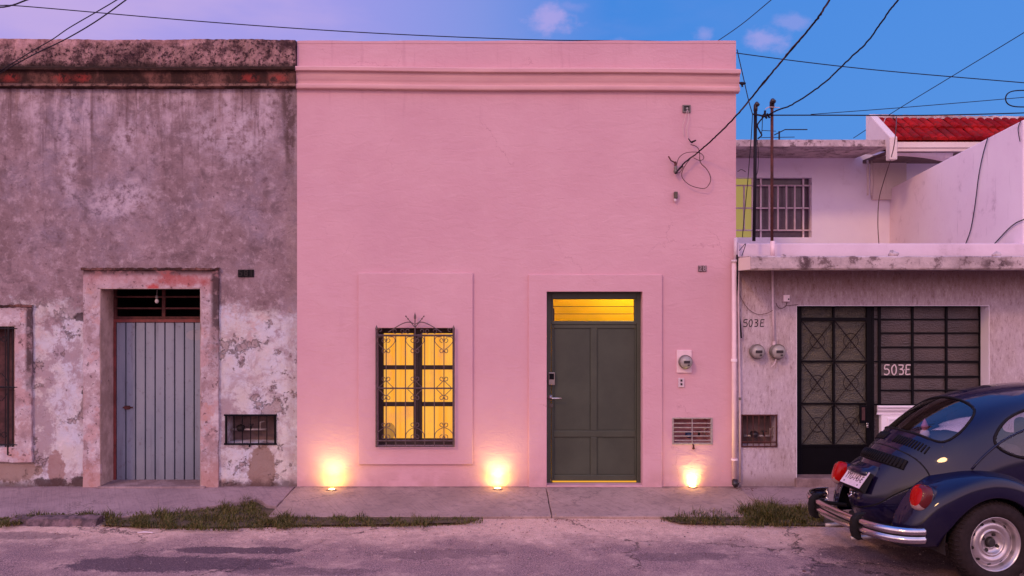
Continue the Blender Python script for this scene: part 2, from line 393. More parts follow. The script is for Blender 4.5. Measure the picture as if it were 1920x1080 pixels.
def rough(t):                                            # roughcast white wall of the right-hand house
    p = t.pos(); x, y, z = t.sep(p)
    n1 = t.noise(p, 1.3, 6, .65); n2 = t.noise(t.scale(p, (3.0, 3.0, 1.0)), 13, 7, .78); n3 = t.noise(t.scale(p, (2, 2, 1)), 45, 3, .7)
    c = t.mix(t.st(n1, .35, .65), (.50, .38, .40), (.57, .45, .52))
    c = t.mix(t.st(n2, .50, .68, 0, .75), c, (.26, .17, .165))
    c = t.mix(t.st(n2, .48, .34, 0, .6), c, (.74, .64, .67))
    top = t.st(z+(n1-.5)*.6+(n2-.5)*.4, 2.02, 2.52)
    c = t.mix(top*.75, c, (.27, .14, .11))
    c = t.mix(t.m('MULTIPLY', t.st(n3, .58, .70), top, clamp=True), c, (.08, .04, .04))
    c = t.mix(t.st(z+(n2-.5)*.35, .30, .15, 0, .6), c, (.22, .13, .12))
    return {'Base Color': c, 'Roughness': .92, 'Specular IOR Level': .2, 'bump': [(n2, .9, .014), (n3, .5, .006)]}
mat('roughcast', rough)
def whitewall(name, a, b, dirt, dk=.5):
    def f(t):
        p = t.pos(); x, y, z = t.sep(p)
        n1 = t.noise(p, 1.1, 7, .62); n2 = t.noise(p, 5, 7, .7)
        c = t.mix(t.st(n1, .35, .65), a, b)
        c = t.mix(t.m('MULTIPLY', t.st(n2, .50, .72), t.st(n1, .50, .38), clamp=True)*dk, c, dirt)
        c = t.mix(t.st(t.noise(t.scale(p, (5, 5, .6)), 2, 6, .7), .60, .72, 0, dk*.6), c, dirt)
        return {'Base Color': c, 'Roughness': .9, 'Specular IOR Level': .2, 'bump': [(n1, .3, .03), (t.noise(p, 38, 4), .35, .005)]}
    return mat(name, f)
whitewall('white_paint', (.88, .78, .90), (.92, .83, .92), (.60, .46, .50), .4)
whitewall('parapet_paint', (.66, .50, .58), (.74, .58, .66), (.40, .28, .32), .7)
whitewall('warm_white', (.72, .58, .55), (.76, .62, .58), (.45, .30, .26), .35)
whitewall('lime_side', (.88, .70, .76), (.92, .76, .80), (.56, .40, .46), .8)
def slab(t):
    p = t.pos(); x, y, z = t.sep(p); n1 = t.noise(p, 1.6, 7, .7); n2 = t.noise(p, 7, 7, .75)
    c = t.mix(t.st(n1, .36, .6), (.34, .25, .26), (.60, .46, .47))
    c = t.mix(t.st(n2, .51, .62, 0, .85), c, (.12, .07, .075))
    c = t.mix(t.blob(x, z, wx(1510, 9.3), wz(492, 9.3), .07, .10, n2, 2.2, .6)*t.st(n2, .40, .52)*.9, c, (.07, .035, .04))
    c = t.mix(t.blob(x, z, wx(1870, 9.3), wz(495, 9.3), .2, .07, n2, 2.4, .8)*t.st(n2, .44, .56)*.9, c, (.07, .035, .04))
    return {'Base Color': c, 'Roughness': .93, 'bump': [(n2, .7, .02), (t.noise(p, 40, 4), .5, .006)]}
mat('stained_concrete', slab)
def roadf(t):
    p = t.pos(); x, y, z = t.sep(p)
    n1 = t.noise(p, .55, 6, .6); n2 = t.noise(p, 2.3, 8, .68); n3 = t.noise(p, 12, 6, .7); n4 = t.noise(p, 110, 4, .75)
    asp = t.mix(t.st(n4, .35, .68), (.09, .052, .054), (.56, .33, .30))
    asp = t.mix(t.st(n2, .4, .6, 0, .55), asp, (.38, .225, .20))
    dust = t.mix(t.st(n3, .3, .7), (.62, .38, .29), (.78, .50, .39))
    dust = t.mix(t.st(n4, .52, .70, 0, .55), dust, (.17, .10, .105))
    m = t.st(y+(n1-.5)*1.3+(n2-.5)*1.0+(n4-.5)*.9+(n3-.5)*.5, -2.25, -1.40)
    c = t.mix(m, asp, dust)
    c = t.mix(t.st(n2+(n4-.5)*.5+(n3-.5)*.4, .50, .74, 0, .55), c, dust)
    for (px, py, rx, ry, k) in ((300, 1064, .95, .20, .95), (440, 1038, .62, .10, .95), (1700, 1075, .9, .25, .85), (30, 1010, .5, .12, .5), (1720, 1045, .8, .25, .7), (830, 1045, .6, .14, .4), (1280, 1050, .5, .12, .5), (560, 1075, .6, .1, .5)):
        d = F*H/(py-HZ); c = t.mix(t.blob(x, y, wx(px, d), d-D0, rx, ry, n2*.55+n3*.3+n4*.15, 1.7, .22)*k, c, t.mix(t.st(n4, .3, .75), (.045, .026, .032), (.22, .13, .14)))
    c = t.mix(t.m('MULTIPLY', t.st(n3, .60, .70), t.st(t.m('ABSOLUTE', y+1.22+(n2-.5)*.5), .30, .05), clamp=True), c, (.10, .05, .045))
    wp = t.vm('ADD', p, t.scale(t.noise(p, 1.5, 6, .75, col=True), (.8, .8, .8)))
    cr = t.m('MULTIPLY', t.st(t.vor(wp, .55, 'DISTANCE_TO_EDGE'), .010, .002), t.st(n1, .45, .55), clamp=True)
    gr = t.noise(p, 65, 4, .85); c = t.mix(t.st(gr, .52, .66, 0, .6), c, (.05, .03, .035)); c = t.mix(t.st(gr, .42, .30, 0, .45), c, (.80, .58, .55))
    c = t.mix(cr*.8, c, (.03, .018, .02))
    return {'Base Color': c, 'Roughness': .95, 'Specular IOR Level': .2, 'bump': [(n2, .5, .05), (n3+n4*.5+cr*-1., .6, .016)]}
mat('street', roadf)
def walk(name, a, b, dark):
    def f(t):
        p = t.pos(); x, y, z = t.sep(p)
        n1 = t.noise(p, 1.1, 7, .66); n2 = t.noise(p, 5, 7, .7); n4 = t.noise(p, 70, 4, .7)
        c = t.mix(t.st(n1, .35, .65), a, b)
        c = t.mix(t.st(n2, .52, .70, 0, .55), c, dark)
        broom = t.noise(t.scale(t.vm('ADD', p, t.comb(y*.5, 0., 0.)), (42, 2.2, 1)), 1, 3, .6)
        c = t.mix(t.st(broom, .50, .70, 0, .32), c, dark); c = t.mix(t.st(t.noise(p, 14, 6, .75), .50, .64, 0, .45), c, dark); c = t.mix(t.st(t.noise(p, 190, 2, .7), .55, .68, 0, .5), c, dark)
        c = t.mix(t.st(n4, .6, .75, 0, .6), c, dark)
        c = t.mix(t.m('MULTIPLY', t.st(y+(n2-.5)*.15, -.1, -.01), t.st(n2, .35, .55), clamp=True)*.6, c, (.13, .07, .07))
        wp = t.vm('ADD', p, t.scale(t.noise(p, 2, 6, .75, col=True), (.6, .6, .6)))
        cr = t.m('MULTIPLY', t.st(t.vor(wp, .4, 'DISTANCE_TO_EDGE'), .005, .001), t.st(n1, .5, .56), clamp=True)
        c = t.mix(cr*.5, c, (.07, .04, .04))
        return {'Base Color': c, 'Roughness': .9, 'bump': [(n1, .3, .03), (broom+n4*.6, .6, .008)]}
    return mat(name, f)
walk('pavement_new', (.29, .19, .165), (.42, .28, .24), (.17, .105, .10))
walk('pavement_old', (.27, .175, .18), (.36, .24, .24), (.18, .11, .12))
def rib(t):
    p = t.pos(); x, y, z = t.sep(p); n1 = t.noise(t.scale(p, (1, 1, .4)), 2.2, 6, .6); n2 = t.noise(p, 14, 5, .7)
    c = t.mix(t.st(n1, .35, .65), (.20, .225, .285), (.265, .285, .34))
    c = t.mix(t.blob(x, z, wx(366, 10.2), wz(628, 10.2), .10, .06, n2, .3, .15)*.6, c, (.33, .30, .33))
    c = t.mix(t.st(n2, .56, .70, 0, .55), c, (.13, .105, .13)); c = t.mix(t.st(t.noise(t.scale(p, (6, 1, .5)), 2, 6, .7), .55, .70, 0, .45), c, (.12, .11, .15))
    c = t.mix(t.st(z+(n1-.5)*.3, .5, .1, 0, .35), c, (.12, .11, .16))
    return {'Base Color': c, 'Roughness': .55, 'Metallic': .2, 'bump': (n2, .15, .004)}
mat('door_blue_metal', rib)
plain('door_olive', (.050, .056, .036), .5, 0, .18, 3)
plain('olive_panel', (.046, .052, .034), .5, 0, .20, 2.5)
plain('window_wood', (.040, .026, .022), .55, 0, .15, 10, Specular_IOR_Level=.25)
plain('iron', (.018, .012, .013), .6, .0, .3, 30, Specular_IOR_Level=.25)
plain('grille_iron', (.13, .085, .085), .55, .4, .3, 25)
plain('black_paint', (.004, .003, .005), .5, 0, .2, 10, Specular_IOR_Level=.15)
plain('red_paint', (.17, .028, .026), .6, 0, .35, 12)
plain('dark_void', (.012, .008, .008), .9)
plain('rust', (.09, .025, .022), .85, .2, .5, 20)
plain('galvanised', (.42, .35, .33), .5, .5, .2, 20)
plain('cable_black', (.010, .006, .012), .6, Specular_IOR_Level=.2)
plain('cable_brown', (.10, .045, .045), .7)
plain('cable_pale', (.60, .42, .42), .7)
plain('pvc_pink', (.78, .55, .58), .45, 0, .1, 6)
plain('pvc_white', (.62, .47, .52), .5, 0, .15, 8)
plain('meter_grey', (.17, .14, .13), .45, .2, .15, 15)
plain('meter_face', (.33, .29, .28), .3, 0, .1, 20)
plain('meter_dark', (.03, .02, .025), .35)
plain('plate_tile', (.13, .07, .08), .5, 0, .3, 40)
plain('plate_digit', (.34, .24, .26), .6)
plain('steel_bright', (.60, .55, .52), .25, .9, .1, 20)
plain('lamp_body', (.35, .30, .27), .35, .8)
plain('blue_plastic', (.015, .03, .12), .4)
plain('stone', (.24, .16, .16), .95, 0, .5, 12, .9)
plain('gravel_stone', (.34, .24, .22), .95, 0, .95, 40)
plain('kerb_dark', (.13, .075, .08), .95, 0, .75, 13, .9)  # one dark mottled tone over the whole kerb stone
plain('brown_leaf', (.12, .035, .025), .9, 0, .5, 20)
plain('litter_white', (.65, .52, .55), .7)
plain('niche', (.16, .10, .095), .9, 0, .3, 8)
plain('niche_pink', (.50, .22, .24), .9, 0, .2, 8)
plain('shutter_wood', (.09, .032, .035), .8, 0, .5, 9)
plain('olive_window', (.10, .075, .055), .6)
plain('bare_bulb', (.50, .44, .42), .2)
def grassf(t):
    p = t.pos(); n = t.noise(p, 5, 4, .6); n2 = t.noise(p, 45, 2, .6)
    c = t.mix(t.st(n, .3, .7), (.028, .036, .006), (.080, .080, .014)); c = t.mix(t.st(n2, .46, .60, 0, .85), c, (.19, .13, .05))
    return {'Base Color': c, 'Roughness': .7, 'Specular IOR Level': .2}
mat('grass', grassf)
def soilf(t):
    p = t.pos(); n = t.noise(p, 6, 7, .7); n2 = t.noise(p, 60, 4, .7)
    c = t.mix(t.st(n, .3, .7), (.075, .05, .025), (.16, .10, .06)); c = t.mix(t.st(n2, .55, .7), c, (.06, .04, .02))
    return {'Base Color': c, 'Roughness': 1., 'bump': (n+n2, .8, .03)}
mat('turf_soil', soilf)
def curt(t):
    p = t.pos(); x, y, z = t.sep(p)
    n = t.noise(t.scale(p, (13, 1, .35)), 1.2, 4, .6); n2 = t.noise(p, 3.0, 4, .6); fo = t.m('SINE', x*(2*math.pi/.105)+t.m('SINE', x*7)*.8)
    c = t.mix(t.st(n, .3, .7), (1.0, .39, .022), (1.0, .51, .065)); c = t.mix(t.st(n2, .50, .68), c, (.90, .36, .08))
    e = t.mix(t.st(z, wz(800), wz(640)), t.scale(c, (.70, .66, .60)), t.scale(c, (.95, .98, 1.)))
    k = t.st(n, .25, .75, .55, 1.0)*(fo*.13+.87); k = k+t.blob(x, z, wx(742, 10.2), wz(775, 10.2), .05, .11, n2, .5, 1.4)*.5+t.blob(x, z, wx(806, 10.2), wz(738, 10.2), .05, .10, n2, .5, 1.4)*.4-t.blob(x, z, wx(825, 10.2), wz(800, 10.2), .12, .12, n2, .5, 1.2)*.18; e = t.vm('MULTIPLY', e, t.comb(k, k*k, k))
    return {'Base Color': (.25, .15, .06), 'Roughness': .95, 'Emission Color': c, 'Emission Strength': 1.05}  # cloth emits warm light itself, standing for the lit room behind
mat('curtain_cloth', curt)
def emis(name, c, s, b=(.1, .07, .04)):
    return mat(name, lambda t: {'Base Color': b, 'Emission Color': c, 'Emission Strength': s, 'Roughness': .8})
emis('gap_glow', (.93, .42, .0), .85); emis('ceiling_lamp', (1, .70, .12), 1.25)
emis('uplight_lens', (1, .72, .30), 30.)
emis('clay_glow', (.60, .27, .05), .75)
emis('room_glow', (.46, .35, .10), .70)  # self-glowing colour that stands for lamplight on room surfaces
def glass(name, c=(.9, .9, .9), r=.02, tr=.8):
    def f(t): return {'Base Color': c, 'Roughness': r, 'Transmission Weight': tr, 'IOR': 1.12, 'Specular IOR Level': .5}
    return mat(name, f)
plain('hall_yellow', (.80, .55, .01), .8, 0, .05, 3)
# thin clear panes: mostly see-through with a mirror-like share
def pane(name, tint, refl):
    m = bpy.data.materials.new(name); m.use_nodes = True; t = T(m.node_tree)
    o = t.node('ShaderNodeOutputMaterial'); tr = t.node('ShaderNodeBsdfTransparent'); gl = t.node('ShaderNodeBsdfGlossy'); mx = t.node('ShaderNodeMixShader')
    tr.inputs[0].default_value = (*tint, 1); gl.inputs['Roughness'].default_value = .02
    fr = t.node('ShaderNodeFresnel'); fr.inputs[0].default_value = 1.45
    t.put(mx.inputs[0], t.m('ADD', X(t, fr.outputs[0]), refl, clamp=True)); t.nt.links.new(tr.outputs[0], mx.inputs[1]); t.nt.links.new(gl.outputs[0], mx.inputs[2]); t.nt.links.new(mx.outputs[0], o.inputs[0])
    MATS[name] = m; return m
pane('window_pane', (.95, .95, .95), .0); pane('car_glass', (.80, .78, .86), .06)
def obscure(t):                                          # rippled bathroom-type glass, opaque from outside
    p = t.pos(); x, y, z = t.sep(p); n = t.noise(t.scale(p, (1, 1, 4)), 14, 4, .6); n2 = t.noise(p, 1.5, 4, .6)
    rp = t.vor(p, 60)
    c = t.mix(t.st(n2, .35, .65), (.055, .040, .042), (.098, .068, .066)); c = t.mix(t.st(n, .5, .7, 0, .4), c, (.10, .08, .09))
    return {'Base Color': c, 'Roughness': .32, 'Specular IOR Level': .5, 'bump': (rp+n, .5, .01)}
mat('rippled_glass', obscure)
def obscure2(t):
    p = t.pos(); rp = t.vor(p, 75); n = t.noise(t.scale(p, (1, 1, 3)), 8, 4, .6)
    c = t.mix(t.st(n, .3, .7), (.052, .046, .040), (.095, .080, .058)); c = t.mix(t.st(rp, .25, .1, 0, .5), c, (.28, .24, .12))
    return {'Base Color': c, 'Roughness': .3, 'bump': (rp, .8, .01)}
mat('pebbled_glass', obscure2)
def tilef(t):
    p = t.pos(); n = t.noise(p, 2.2, 5, .7); n2 = t.noise(p, 30, 4, .7)
    c = t.mix(t.st(n, .35, .65), (.20, .005, .007), (.44, .016, .015)); c = t.mix(t.st(n2, .55, .70, 0, .6), c, (.07, .012, .012)); c = t.mix(t.st(t.noise(p, 7, 3, .6), .5, .6, 0, .6), c, (.16, .02, .018))
    return {'Base Color': c, 'Roughness': .85, 'Specular IOR Level': .05, 'bump': (n2, .4, .006)}
mat('red_tile', tilef)
# ------------------------------------------------------------------ ground
Z0 = wz(912)                                             # pavement level at the walls
PF = -1.034; ZF = .060                                   # front edge of the pavement
def G(px, py, z=.03):
    d = F*(H-z)/(py-HZ); return Vector(((px-960)*d/F, d-D0, z))
def sheet(name, poly, z, m, thick=.12, label=None, sub=0):
    """slab with a top that falls from the wall to the street"""
    pass
mb = MB(); N = 90
xs = [-300, -60, -20]+list(np.linspace(-8, 8, N))+[20, 60, 300]; ys = [-300, -60, -25, -14]+list(np.linspace(-8, .5, 60))+[10, 60, 300]
def gz(x, y):
    z = .03 if y > -2.2 else .03-min(.03, (-2.2-y)*.03)
    if -8 < y < .4 and abs(x) < 8: z += .008*math.sin(x*1.7+y*2.3)*math.cos(y*3.1-x*.6)
    return z
mb.grid([[(x, y, gz(x, y)) for y in ys] for x in xs])
tag(mb.build('road', 'street', smooth=True), kind='structure')
def top_z(y): return ZF+(Z0-ZF)*(y-PF)/(0-PF)
def pavement(name, m, poly, jag=.012, seed=1):
    rd = random.Random(seed); pts = []
    for i in range(len(poly)):
        a = poly[i]; b = poly[(i+1) % len(poly)]; L = math.dist(a, b); n = max(1, int(L/.12))
        for k in range(n):
            s = k/n; j = jag if (a[1] < -.05 or b[1] < -.05) and k else 0
            pts.append((a[0]+(b[0]-a[0])*s+rd.uniform(-j, j), a[1]+(b[1]-a[1])*s+rd.uniform(-j, j)))
    mb = MB(); n = len(pts)
    mb.add([(x, y, top_z(y)) for x, y in pts]+[(x, y, -.05) for x, y in pts], [tuple(range(n))]+[(i, i+n, (i+1) % n+n, (i+1) % n) for i in range(n)])
    return tag(mb.build(name, m, bevel=.008), kind='structure')
pavement('pavement', 'pavement_new', [(-2.36, .05), (-2.385, PF), (.385, PF), (.365, .05)], .004, 1)
pavement('pavement', 'pavement_new', [(.372, .05), (.392, PF), (2.50, PF), (2.475, .05)], .004, 2)
pavement('pavement', 'pavement_old', [(-9, .05), (-9, -1.06), (-4.9, -1.05), (-3.93, -1.05), (-3.48, -.93), (-3.04, -.68), (-2.66, -.44), (-2.50, -.66), (-2.39, -.70), (-2.367, .05)], .02, 3)
pavement('pavement', 'pavement_old', [(2.483, .05), (2.50, -.42), (2.66, -.62), (2.95, -.60), (3.3, -.83), (4.3, -.98), (9, -1.05), (9, .05)], .03, 4)
# turf bed under the weeds
mb = MB()
for poly in ([(-3.93, -1.12), (-3.48, -.93), (-3.04, -.67), (-2.62, -.42), (-2.38, -.25), (-2.37, -1.03), (-1.0, -1.03), (-.3, -1.04), (-.45, -1.24), (-1.2, -1.30), (-2.0, -1.34), (-2.7, -1.42), (-3.4, -1.40), (-3.9, -1.32)],
             [(-5.6, -1.08), (-3.95, -1.08), (-3.95, -1.14), (-4.8, -1.15), (-4.95, -1.36), (-5.6, -1.36)],
             [(1.45, -1.03), (2.52, -1.03), (2.66, -.64), (2.95, -.62), (3.3, -.85), (4.2, -1.0), (4.2, -1.38), (3.0, -1.36), (2.3, -1.30), (1.6, -1.26)]):
    n = len(poly); mb.add([(x, y, .052) for x, y in poly], [tuple(range(n))])
tag(mb.build('soil', 'turf_soil'), kind='structure')
def grass(name, zones, seed):
    rd = random.Random(seed); V = []; Fc = []
    for (poly, n, h0, h1, zf) in zones:
        x0 = min(p[0] for p in poly); x1 = max(p[0] for p in poly); y0 = min(p[1] for p in poly); y1 = max(p[1] for p in poly); c = 0
        while c < n:
            x, y = rd.uniform(x0, x1), rd.uniform(y0, y1); ins = False; j = len(poly)-1
            for i in range(len(poly)):
                if (poly[i][1] > y) != (poly[j][1] > y) and x < (poly[j][0]-poly[i][0])*(y-poly[i][1])/(poly[j][1]-poly[i][1])+poly[i][0]: ins = not ins
                j = i
            if not ins: continue
            g = G(x, y, zf)
            if math.sin(g.x*9+1.3*seed)*math.cos(g.y*17-g.x*4)+math.sin(g.x*23+g.y*9)*.6+math.sin(g.x*47-g.y*31)*.4 < rd.uniform(-1.1, .9)-.1: c += .45; continue
            c += 1
            h = rd.uniform(h0, h1)*(.35+.9*abs(math.sin(g.x*5+seed)*math.sin(g.x*13+g.y*7)))*(1.6 if rd.random() < .04 else 1); a = rd.uniform(0, 6.28); ln = rd.uniform(.2, 1.1)*h; wd = rd.uniform(.0022, .0042)
            dx_, dy_ = math.cos(a), math.sin(a); o = len(V)
            for s, ww in ((0, 1), (.5, .8), (1, .05)):
                cx, cy, cz = g.x+dx_*ln*s*s, g.y+dy_*ln*s*s, zf+h*s*(1-.25*s*ln/h)
                V += [(cx-dy_*wd*ww, cy+dx_*wd*ww, cz), (cx+dy_*wd*ww, cy-dx_*wd*ww, cz)]
            Fc += [(o, o+1, o+3, o+2), (o+2, o+3, o+5, o+4)]
    mb = MB(); mb.v = V; mb.f = Fc
    return mb.build(name, 'grass', auto='keep')
tag(grass('grass', [([(196, 968), (300, 961), (400, 950), (490, 938), (498, 965), (560, 974), (540, 992), (430, 996), (300, 994), (200, 986)], 7200, .03, .10, .05),
                    ([(500, 970), (905, 972), (905, 982), (780, 990), (620, 990), (500, 992)], 3000, .02, .075, .05),
                    ([(20, 966), (200, 962), (205, 969), (100, 971), (30, 975)], 900, .02, .07, .08), ([(0, 972), (40, 970), (60, 978), (10, 992), (0, 992)], 900, .02, .06, .05)], 3),
    'dark green and brown weeds along the kerb on the left', 'grass', kind='stuff')
tag(grass('grass', [([(1238, 972), (1300, 966), (1400, 955), (1500, 952), (1545, 965), (1545, 988), (1400, 990), (1300, 984), (1240, 980)], 3300, .03, .11, .05),
                    ([(1385, 962), (1440, 950), (1500, 955), (1515, 984), (1400, 984)], 1700, .09, .19, .05)], 5),
    'taller green grass tuft growing by the kerb behind the blue car', 'grass', kind='stuff')
# kerb stone
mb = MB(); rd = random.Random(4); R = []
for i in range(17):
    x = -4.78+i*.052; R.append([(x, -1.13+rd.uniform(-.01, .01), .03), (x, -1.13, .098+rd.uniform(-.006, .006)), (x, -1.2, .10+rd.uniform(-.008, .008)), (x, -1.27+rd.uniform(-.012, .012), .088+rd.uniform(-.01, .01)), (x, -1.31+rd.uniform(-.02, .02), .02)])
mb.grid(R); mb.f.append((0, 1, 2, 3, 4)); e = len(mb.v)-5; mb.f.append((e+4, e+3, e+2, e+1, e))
tag(mb.build('kerb_stone', 'kerb_dark', smooth=False), 'worn grey kerb stone at the road edge below the old door', 'kerb stone')
def lump(name, c, r, m, label, cat, seed=1, flat=.6, parent=None, group=None):
    rd = random.Random(seed); mb = MB(); Rr = []
    for i in range(7):
        th = math.pi*i/6; row = []
        for k in range(10):
            a = 2*math.pi*k/10; q = 1+rd.uniform(-.18, .18)
            row.append((c[0]+r*q*math.sin(th)*math.cos(a), c[1]+r*q*math.sin(th)*math.sin(a)*.8, c[2]+r*flat*(1-math.cos(th))*q))
        Rr.append(row)
    mb.grid(Rr, close=True); o = mb.build(name, m, parent, smooth=True)
    return tag(o, label, cat, group) if parent is None else o
g = G(1507, 1074, .01); lump('clod', (g.x, g.y, .0), .022, 'brown_leaf', 'small dark brown clod on the road left of the car wheel', 'clod', 3)
g = G(385, 1010, .03); lump('pebble', (g.x, g.y, .025), .012, 'meter_dark', 'small black pebble on the road below the weeds', 'pebble', 5, .4)
g = G(258, 1001, .03)
mb = MB(); mb.tube([(g.x, g.y, .04), (g.x+.06, g.y+.005, .045), (g.x+.14, g.y, .04)], [.006, .008, .005], 6)
tag(mb.build('litter_stick', 'litter_white'), 'small white strip of litter on the road beside the kerb weeds', 'litter')
rd = random.Random(9); mb = MB()
for (cx, cy, sx, sy, n) in ((1060, 976, 60, 3, 70), (940, 972, 25, 4, 14), (1170, 980, 30, 4, 30), (1385, 1012, 14, 3, 14), (1320, 987, 35, 5, 40), (480, 992, 70, 8, 90), (560, 998, 60, 5, 40), (150, 1003, 90, 6, 30), (1460, 940, 40, 5, 50), (1400, 918, 20, 3, 40), (1100, 1030, 250, 25, 60), (500, 1040, 300, 25, 50), (900, 1000, 300, 12, 60)):
    for i in range(n):
        px, py = rd.gauss(cx, sx*.6), rd.gauss(cy, sy*.6)
        g = G(px, py, .05); z = (top_z(g.y) if g.y > -.95 and g.x > 2.5 else .042 if g.y < -1.12 else top_z(g.y)) ; g = G(px, py, z)
        s = rd.uniform(.004, .014); a = rd.uniform(0, 3.14); ca, sa = math.cos(a)*s, math.sin(a)*s
        mb.add([(g.x-ca, g.y-sa, z+.004), (g.x+sa*.4, g.y-ca*.4, z+.009), (g.x+ca, g.y+sa, z+.004), (g.x-sa*.4, g.y+ca*.4, z+.006)], [(0, 1, 2, 3)])
tag(mb.build('leaf_litter', 'brown_leaf', auto='keep'), 'scattered crumbs and dry leaves on road and pavement', 'debris', kind='stuff')
def room5(x0, x1, y0, y1, z0, z1):                       # open-fronted box (an unlit room)
    return MB().add([(x0,y0,z0),(x1,y0,z0),(x1,y1,z0),(x0,y1,z0),(x0,y0,z1),(x1,y0,z1),(x1,y1,z1),(x0,y1,z1)], [(0,3,2,1),(4,5,6,7),(1,2,6,5),(2,3,7,6),(3,0,4,7)])
rd = random.Random(19); mb = MB()
for i in range(1500):
    px, py = rd.uniform(-20, 1940), 972+abs(rd.gauss(0, 38)); g = G(px, py, .036)
    if py > 1085: continue
    s = rd.uniform(.002, .0075) if rd.random() < .93 else rd.uniform(.008, .014); z = g.z-.002; a = rd.uniform(0, 3.14); ca, sa = math.cos(a)*s, math.sin(a)*s
    mb.add([(g.x-ca, g.y-sa, z), (g.x+sa, g.y-ca, z), (g.x+ca, g.y+sa, z), (g.x-sa, g.y+ca, z), (g.x, g.y, z+s*.8)], [(0, 1, 4), (1, 2, 4), (2, 3, 4), (3, 0, 4)])
tag(mb.build('gravel', 'gravel_stone', auto='keep'), 'loose pale and dark grit scattered over the road surface', 'gravel', kind='stuff')
# ------------------------------------------------------------------ PINK HOUSE
TOP = wz(78)
XA, XB = wx(557), wx(1380)
pink = thing('pink_house', 'smooth pink single storey house front with lit window and olive door', 'house', (wx(968), 0, Z0))
hw = (wx(706), wx(852), wz(838), wz(615)); hd = (wx(1025), wx(1204), wz(909.2), wz(547)); hv = (wx(1262), wx(1335), wz(832), wz(785))
mb = MB(); wall_cells(mb, XA, XB, 0, TOP, [hw, hd, hv], 0, .34)
mb.box(XA+.001, XA+.25, .341, 3, 0, TOP-.02).box(XB-.25, XB-.001, .341, 3, 0, TOP-.02)
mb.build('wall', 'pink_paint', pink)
MB().box(XA+.26, XB-.26, .342, 3, TOP-.6, TOP-.4).build('roof', 'stained_concrete', pink)
def frame_ring(mb, o, i, y0, y1):                        # flat raised surround: outer rect o, opening i
    for (a, b, c, d) in ((o[0], i[0], o[2], o[3]), (i[1], o[1], o[2], o[3]), (i[0], i[1], i[3], o[3]), (i[0], i[1], o[2], i[2])):
        if b-a > 1e-4 and d-c > 1e-4: mb.box(a, b, y0, y1, c, d)
def ring_prism(mb, o, i, y0, y1):                        # one watertight ring, no inner seams
    O = [(o[0], o[2]), (o[1], o[2]), (o[1], o[3]), (o[0], o[3])]; I = [(i[0], i[2]), (i[1], i[2]), (i[1], i[3]), (i[0], i[3])]
    vs = [(x, y0, z) for x, z in O+I]+[(x, y1, z) for x, z in O+I]; fs = []
    for k in range(4):
        n = (k+1) % 4
        fs += [(k, n, n+4, k+4), (k+8, k+12, n+12, n+8), (k, k+8, n+8, n), (k+4, n+4, n+12, k+12)]
    mb.add(vs, fs)
mb = MB(); ring_prism(mb, (wx(672.5), wx(886.5), wz(870), wz(511.5)), hw, -.028, .002); mb.build('window_surround', 'pink_paint', pink, bevel=.006)
mb = MB(); o_ = (wx(991), wx(1241), Z0-.05, wz(515)); I = hd
vs = [(o_[0], o_[2]), (I[0], o_[2]), (I[0], I[3]), (I[1], I[3]), (I[1], o_[2]), (o_[1], o_[2]), (o_[1], o_[3]), (o_[0], o_[3])]
mb.add([(x, -.028, z) for x, z in vs]+[(x, .002, z) for x, z in vs], [(0, 1, 2, 7), (2, 3, 6, 7), (3, 4, 5, 6)]+[(i, i+8, (i+1) % 8+8, (i+1) % 8) for i in range(8)])
mb.build('door_surround', 'pink_paint', pink, bevel=.006)
mb = MB().box(hd[0], hd[1], -.026, .0, Z0-.05, hd[2]); mb.build('threshold', 'pink_paint', pink, bevel=.005)
def cornice(prof, x0, x1, m, parent, name='cornice', drop=0., dirt=0., seed=1, nx=60):
    rd = random.Random(seed); G_ = []
    for i in range(nx+1):
        s = i/nx; x = x0+(x1-x0)*s; dz_ = -drop*s+.004*math.sin(s*9+seed)+(rd.uniform(-dirt, dirt))
        G_.append([(x, -yy+rd.uniform(-dirt, dirt)*.6, wz(py)+dz_) for yy, py in prof])
    mb = MB(); mb.grid(G_); n = len(prof); mb.f.append(tuple(range(n))); e = nx*n; mb.f.append(tuple(e+k for k in range(n))[::-1])
    return mb.build(name, m, parent, smooth=False)
PR = [(-.02, 123), (0.002, 124), (.015, 126), (.085, 128), (.09, 129.5), (.09, 135), (.086, 136), (.052, 137), (.050, 140), (.047, 145), (.040, 150), (.032, 153.5), (.030, 157), (.034, 158.5), (.052, 160), (.056, 162), (.055, 165.5), (.05, 167.5), (.0, 169), (-.02, 170)]
cornice(PR, XA, XB+.03, 'pink_cornice', pink, drop=.03)
# slightly uneven parapet coping
mb = MB(); rr = random.Random(3); Gc = []
for i in range(41):
    x = XA+.0015+(XB-XA-.003)*i/40; h = .012+.005*math.sin(i*.7)+rr.uniform(-.001, .001)
    Gc.append([(x, -.003, TOP-.02), (x, -.003, TOP+h*.7), (x, .02, TOP+h), (x, .33, TOP+h), (x, .345, TOP-.02)])
mb.grid(Gc); mb.f.append((0, 1, 2, 3, 4)); mb.f.append(tuple(200+k for k in (4, 3, 2, 1, 0))); mb.build('coping', 'pink_paint', pink)
